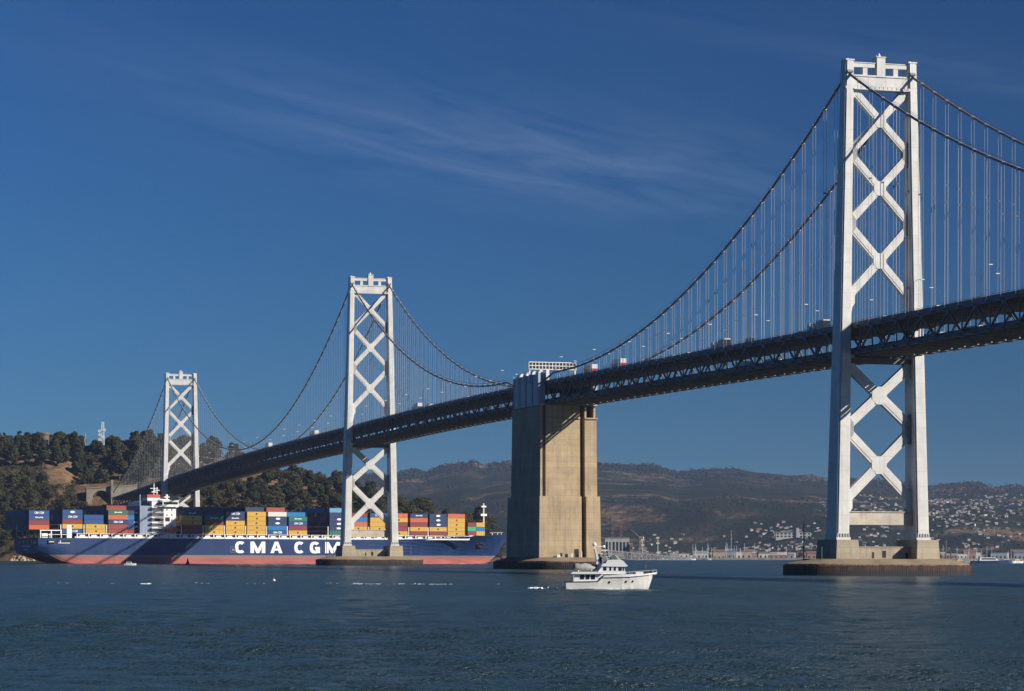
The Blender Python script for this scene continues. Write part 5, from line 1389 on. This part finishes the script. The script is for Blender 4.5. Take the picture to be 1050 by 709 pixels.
# helmsman on the flybridge
def person(label, loc, rz, h, shirt, seated=True):
    o = thing('person', label, 'person', loc, rz)
    me = bpy.data.meshes.new('body')
    if seated: J = [((0,0,.5),.17),((0,0,.78),.19),((0,0,1.02),.17),((0,0,1.14),.07),((.02,0,1.28),.115),((0,.2,1.0),.07),((.1,.27,.78),.055),((.32,.2,.82),.045),((0,-.2,1.0),.07),((.1,-.27,.78),.055),((.32,-.2,.82),.045),((.25,.12,.5),.1),((.45,.12,.46),.085),((.48,.12,.1),.06),((.25,-.12,.5),.1),((.45,-.12,.46),.085),((.48,-.12,.1),.06),((.58,.12,.04),.05),((.58,-.12,.04),.05)]
    else: J = [((0,0,.92),.15),((0,0,1.15),.17),((0,0,1.42),.17),((0,0,1.53),.06),((.02,0,1.66),.11),((0,.2,1.4),.065),((.02,.26,1.12),.05),((.1,.26,.88),.042),((0,-.2,1.4),.065),((.02,-.26,1.12),.05),((.1,-.26,.88),.042),((0,.1,.86),.1),((.02,.11,.48),.075),((0,.12,.06),.055),((0,-.1,.86),.1),((.02,-.11,.48),.075),((0,-.12,.06),.055),((.14,.12,.04),.05),((.14,-.12,.04),.05)]
    E = [(0,1),(1,2),(2,3),(3,4),(2,5),(5,6),(6,7),(2,8),(8,9),(9,10),(0,11),(11,12),(12,13),(0,14),(14,15),(15,16),(13,17),(16,18)]
    me.from_pydata([j[0] for j in J], E, []); ob = link('body', me, o)
    md = ob.modifiers.new('skin', 'SKIN'); ob.modifiers.new('sub', 'SUBSURF').levels = 1; ob.modifiers['sub'].render_levels = 1
    for v, j in zip(me.skin_vertices[0].data, J): v.radius = (j[1], j[1])
    me.skin_vertices[0].data[0].use_root = True
    m, nt, bs = newmat('clothes_and_skin'); tc = N(nt, 'ShaderNodeTexCoord'); sp = N(nt, 'ShaderNodeSeparateXYZ'); nt.links.new(tc.outputs['Object'], sp.inputs[0])
    zc = 1.2 if seated else 1.56
    c = mixc(nt, math_(nt, 'GREATER_THAN', sp.outputs[2], zc), mixc(nt, math_(nt, 'GREATER_THAN', sp.outputs[2], .6 if seated else .95), (.03,.035,.06), shirt), (.42,.25,.17))
    nt.links.new(c, bs.inputs['Base Color']); me.materials.append(m)
    hr_ = MB(); hz = 1.28 if seated else 1.66
    hr_.loft([[(.0+math.cos(a)*r_-.015, math.sin(a)*r_, hz+z) for a in [2*math.pi*i/10 for i in range(10)]] for z, r_ in ((.02,.125),(.07,.13),(.12,.10),(.15,.04))])
    hr_.build('hair', plain('dark_hair', (.03,.02,.015), .7), o, True)
    return o
def yp(x, y, z): return (Matrix.Translation(YW.location) @ Matrix.Rotation(R(4),4,'Z')) @ Vector((x,y,z))
person('person in dark clothes seated at the flybridge helm of the yacht', yp(zx(478),-.4,zz_(160)-.12), R(4), 1.3, (.03,.03,.04))
person('person in a dark red top standing at the yacht bow rail', yp(zx(872),.2,zz_(325)+(zx(872)-zx(420))*.028), R(4), 1.7, (.18,.03,.03), False)

# ------------------------------------------------------------------ foam and wakes
def foam_mat():
    m, nt, bs = newmat('foam'); bs.inputs['Base Color'].default_value = (.78,.82,.84,1); bs.inputs['Roughness'].default_value = .9; return m
M_foam = foam_mat()
def foam(name, label, px0, px1, y, wid, n, hgt=.12):
    b = MB(); r0 = random.Random(int(px0*7))
    for i in range(n):
        x = X_at(r0.uniform(px0,px1),y); yy = y+r0.gauss(0,wid*.4); wz = wave_z(x, yy); rx, ry, h = r0.uniform(.08,.42), r0.uniform(.2,.7), hgt*r0.uniform(.5,1.6)
        k = 7; b.loft([[(x+math.cos(6.283*i_/k)*rx*r0.uniform(.7,1.2)*q, yy+math.sin(6.283*i_/k)*ry*q, zc+wz) for i_ in range(k)] for q, zc in ((1,.02),(.75,h*.7),(.3,h))])
    tag(b.build(name, M_foam), label, 'foam', kind='stuff')
foam('wake_foam', 'white foam of the motor yacht wake', 542, 572, YY+3, 3, 90, .22)
foam('wake_foam', 'long thin streak of old wake foam', 362, 465, 575, 4, 46, .06)
foam('wake_foam', 'faint distant foam flecks left of the second tower', 20, 545, 580, 16, 34, .05)
foam('wake_foam', 'small foam patch in open water at left', 143, 154, 565, 2, 14, .14)
foam('wake_foam', 'foam along the waterline of the motor yacht', 584, 666, YY-1.6, .7, 46, .08)
foam('wake_foam', 'thin foam line where the ship bow meets the water', 470, 500, 1880, 4, 8, .25)

# ------------------------------------------------------------------ bridge traffic and lamps
VC = {'white':(.72,.72,.7),'silver':(.42,.43,.44),'dark blue':(.03,.05,.12),'red':(.45,.03,.03),'black':(.02,.02,.02),'tan':(.35,.27,.18)}
VM = {k: plain('vehicle_paint_' + k.replace(' ','_'), c, .3, 0, .03) for k, c in VC.items()}
M_tyre = plain('tyre', (.015,.015,.015), .8)
def vparts(kind_, col):
    out = []
    if kind_ == 'car':
        g = MB(); g.loft([[(-.88,y,z0),(.88,y,z0),(.88,y,z1),(-.88,y,z1)] for y, z0, z1 in ((-2.2,.35,.75),(-1.9,.28,.92),(1.7,.28,.98),(2.2,.38,.85))])
        g.loft([[(-.76,y,.9),(.76,y,.9),(.66,y,z1),(-.66,y,z1)] for y, z1 in ((-1.9,.95),(-1.0,1.42),(.6,1.46),(1.5,1.0))]); out.append(('body', g.mesh('body', VM[col])))
        g = MB(); g.box(-.74,-.70,-.9,.6,1.0,1.3); g.box(.70,.74,-.9,.6,1.0,1.3); out.append(('side_window', g.mesh('side_window', M_glass))); W = ((-1.35,.33),(1.35,.33)); hwid = .8
    elif kind_ == 'van':
        g = MB(); g.loft([[(-1,y,.35),(1,y,.35),(.95,y,z1),(-.95,y,z1)] for y, z1 in ((-2.7,2.25),(1.4,2.3),(1.9,1.5),(2.8,1.15))]); out.append(('body', g.mesh('body', VM[col])))
        g = MB(); g.box(-1.03,-.97,-.2,1.3,1.3,1.9); out.append(('side_window', g.mesh('side_window', M_glass))); W = ((-1.7,.38),(1.8,.38)); hwid = .9
    elif kind_ == 'truck':
        g = MB(); g.box(-1.25,1.25,-7,3.6,2.3,4.0); g.box(-1.25,1.25,-7,3.6,1.1,2.297,1); out.append(('cargo_box', g.mesh('cargo_box', [VM['white'], VM[col]])))
        g = MB(); g.loft([[(-1.2,y,.7),(1.2,y,.7),(1.2,y,z1),(-1.2,y,z1)] for y, z1 in ((3.9,3.2),(5.4,3.1),(6.2,1.7))]); out.append(('cab', g.mesh('cab', VM[col])))
        g = MB(); g.box(-1.23,-1.18,4.3,5.3,1.9,2.7); out.append(('cab_window', g.mesh('cab_window', M_glass))); W = ((-5.8,.5),(-4.6,.5),(4.8,.5)); hwid = 1.1
    else:
        g = MB(); g.box(-1.25,1.25,-8,4,1.0,1.4); g.box(-1.2,1.2,-7.5,-1,1.4,3.4); g.box(-1.2,1.2,-.6,3.4,1.4,3.1); out.append(('cargo_bed', g.mesh('cargo_bed', VM['black'])))
        g = MB(); g.loft([[(-1.2,y,.7),(1.2,y,.7),(1.2,y,z1),(-1.2,y,z1)] for y, z1 in ((4.2,3.3),(5.9,3.2),(6.6,1.7))]); out.append(('cab', g.mesh('cab', VM['silver'])))
        g = MB(); g.box(-1.15,1.15,-7.4,-1.2,3.4,3.75); out.append(('load_cover', g.mesh('load_cover', VM['white']))); W = ((-6.8,.5),(-5.6,.5),(4.9,.5)); hwid = 1.1
    wm = []
    for y, r0 in W:
        for sg in (-1,1):
            g = MB(); g.tube([(sg*hwid-.12,y,r0),(sg*hwid+.12,y,r0)], r0, 12); wm.append(('wheel', g.mesh('wheel', M_tyre)))
    return out + wm
VP = {}
def vehicle(kind_, col, t, s, label, group, lower=False, back=False):
    key = (kind_, col)
    if key not in VP: VP[key] = vparts(kind_, col)
    z = deckZ(s) - (D_LOW-1.26 if lower else .91)
    nm = {'car':'car','van':'van','truck':'box_truck','flat':'flatbed_truck'}[kind_]
    o = thing(nm, label, 'truck' if kind_ in ('truck','flat') else kind_, BW(t,s,z), BA + (math.pi if back else 0), group)
    sl_ = math.atan((deckZ(s+5)-deckZ(s-5))/10); o.rotation_euler = (sl_*(-1 if back else 1), 0, BA + (math.pi if back else 0))
    for n_, me in VP[key]: link(n_, me, o)
    return o
def s_at(px_, t):
    k = (px_-CX)/FPX; bx, by = BO.x+.9622*t, BO.y+.2723*t
    return (bx-k*by)/(.9622*k+.2723)
UP = 'traffic on the upper deck'
vehicle('flat','silver',-7,s_at(838,-7),'dark flatbed truck with a pale cover on the upper deck beside the nearest tower',UP)
vehicle('truck','red',-6.5,s_at(633,-6.5),'white box truck with red cab on the upper deck right of the pier',UP)
vehicle('truck','red',-6.5,s_at(604,-6.5),'red and white box truck on the upper deck just right of the concrete pier top',UP)
vehicle('truck','dark blue',-6.5,s_at(427,-6.5),'white box truck with blue cab on the upper deck right of the second tower',UP)
vehicle('van','white',-6.5,s_at(440,-6.5),'white van following the blue-cab truck right of the second tower',UP)
vehicle('flat','silver',-6.8,s_at(738,-6.8),'low dark flatbed truck on the upper deck left of the nearest tower',UP)
vehicle('van','black',-7,s_at(768,-7),'black van on the upper deck left of the nearest tower',UP)
vehicle('truck','silver',-6.5,s_at(322,-6.5),'white box truck with silver cab on the upper deck left of the second tower',UP)
vehicle('truck','white',-6.5,s_at(275,-6.5),'all white box truck on the upper deck between the two farther towers',UP)
vehicle('van','tan',-6.8,s_at(745,-6.8)+12,'tan van on the upper deck ahead of the low dark flatbed',UP)
for i, (px_, c) in enumerate(((655,'black'),(690,'silver'),(705,'white'),(820,'dark blue'),(890,'red'),(905,'silver'),(960,'white'),(1000,'black'),(480,'white'),(500,'silver'))):
    near_ = 'right of the nearest tower' if px_ > 870 else 'between the pier and the nearest tower' if px_ > 600 else 'left of the concrete pier'
    vehicle('car',c,-7.2,s_at(px_,-7.2),f'{c} car on the upper deck {near_}',UP)
lr = random.Random(17)
for i in range(44):
    s = -120 + i*22 + lr.uniform(-6,6); kd = lr.choices(('car','van','truck'),(5,3,1.6))[0]; c = lr.choices(('white','silver','tan','red','dark blue'),(6,4,1,1,1))[0]
    if abs(s-354) < 30: continue
    part_ = 'right of the nearest tower' if s < 0 else 'left of the nearest tower' if s < 354 else 'beyond the concrete pier'
    nm = {'car':'car','van':'van','truck':'box truck'}[kd]
    vehicle(kd,c,lr.choice((2.2,5.6,7.2)),s,f'{c} {nm} on the lower deck behind the truss {part_}',f'{c} {nm} traffic on the lower deck {part_}',True,True)
LPM = []
g = MB(); g.tube([(0,0,-.3),(0,0,8.6)], [.14,.08], 6); LPM.append(('pole', g.mesh('pole', M_truss)))
g = MB(); g.tube([(0,0,8.5),(.9,0,9.2),(2.4,0,9.4)], .06, 5); LPM.append(('arm', g.mesh('arm', M_truss)))
g = MB(); g.box(2.1,3.3,-.24,.24,9.28,9.5); LPM.append(('lamp_head', g.mesh('lamp_head', M_white)))
for i in range(34):
    for sg in (-1,1):
        s = -140 + i*46 + (0 if sg < 0 else 23)
        if min(abs(s), abs(s-708), abs(s-1366)) < 8 or s > 1380: continue
        w_ = 'right of the nearest tower' if s < 0 else 'between the nearest tower and the pier' if s < 354 else 'between the pier and the second tower' if s < 708 else 'between the two farther towers'
        o = thing('street_lamp', f'slim lamp post on the {"near" if sg < 0 else "far"} upper deck railing {w_}', 'street lamp', BW(sg*9.3, s, deckZ(s)-.3), BA + (0 if sg < 0 else math.pi), f'{"near" if sg < 0 else "far"} side lamp posts {w_}')
        for n_, me in LPM: link(n_, me, o)
# sign gantry over the roadway at the concrete pier
gs = 344.0
ga = thing('sign_gantry', 'white lattice gantry spanning the roadway above the concrete pier', 'gantry', BW(0,gs,deckZ(gs)), BA)
fr_ = MB(); x0, x1, z0, z1 = -13.9, 7.2, 5.3, 8.3
for z in (z0,(z0+z1)/2,z1): fr_.box(x0,x1,-.5,.5,z-.18,z+.18)
for k in range(15):
    x = x0+(x1-x0)*k/14; fr_.box(x-.13,x+.13,-.46,.46,z0,z1)
fr_.build('frame', M_white, ga)
bk_ = MB(); bk_.box(x0+.1,x1-.1,.3,.4,z0+.1,z1-.1); bk_.build('panel', plain('gantry_panel',(.30,.28,.24),.7), ga)
for x in (x0+.4, x1-.4): g = MB(); g.box(x-.3,x+.3,-.3,.3,-1,z0-.18); g.build('post', M_white, ga)

# ------------------------------------------------------------------ air
hz_ = MB(); hz_.box(-14000,14000,-150,17500,-2.2,430)
hm = bpy.data.materials.new('haze'); hm.use_nodes = True; nt = hm.node_tree; nt.nodes.clear()
out = nt.nodes.new('ShaderNodeOutputMaterial'); pv = nt.nodes.new('ShaderNodeVolumePrincipled')
pv.inputs['Color'].default_value = (.33,.44,.70,1); pv.inputs['Density'].default_value = 2.1e-5; pv.inputs['Anisotropy'].default_value = 0
nt.links.new(pv.outputs[0], out.inputs['Volume'])
tag(hz_.build('haze', hm), 'thin blue haze over the bay', 'haze', kind='stuff')

# ------------------------------------------------------------------ all base colours dimmed evenly against the raised exposure, to deepen shaded faces
for m in bpy.data.materials:
    if not m.node_tree or m.name == 'haze': continue
    for bs in [n for n in m.node_tree.nodes if n.type == 'BSDF_PRINCIPLED']:
        i = bs.inputs['Base Color']
        if i.is_linked:
            src = i.links[0].from_socket; o_ = mixc(m.node_tree, 1.0, src, (.68,.68,.68), 'MULTIPLY'); m.node_tree.links.new(o_, i)
        else: i.default_value = tuple(c*.68 for c in i.default_value[:3]) + (1,)
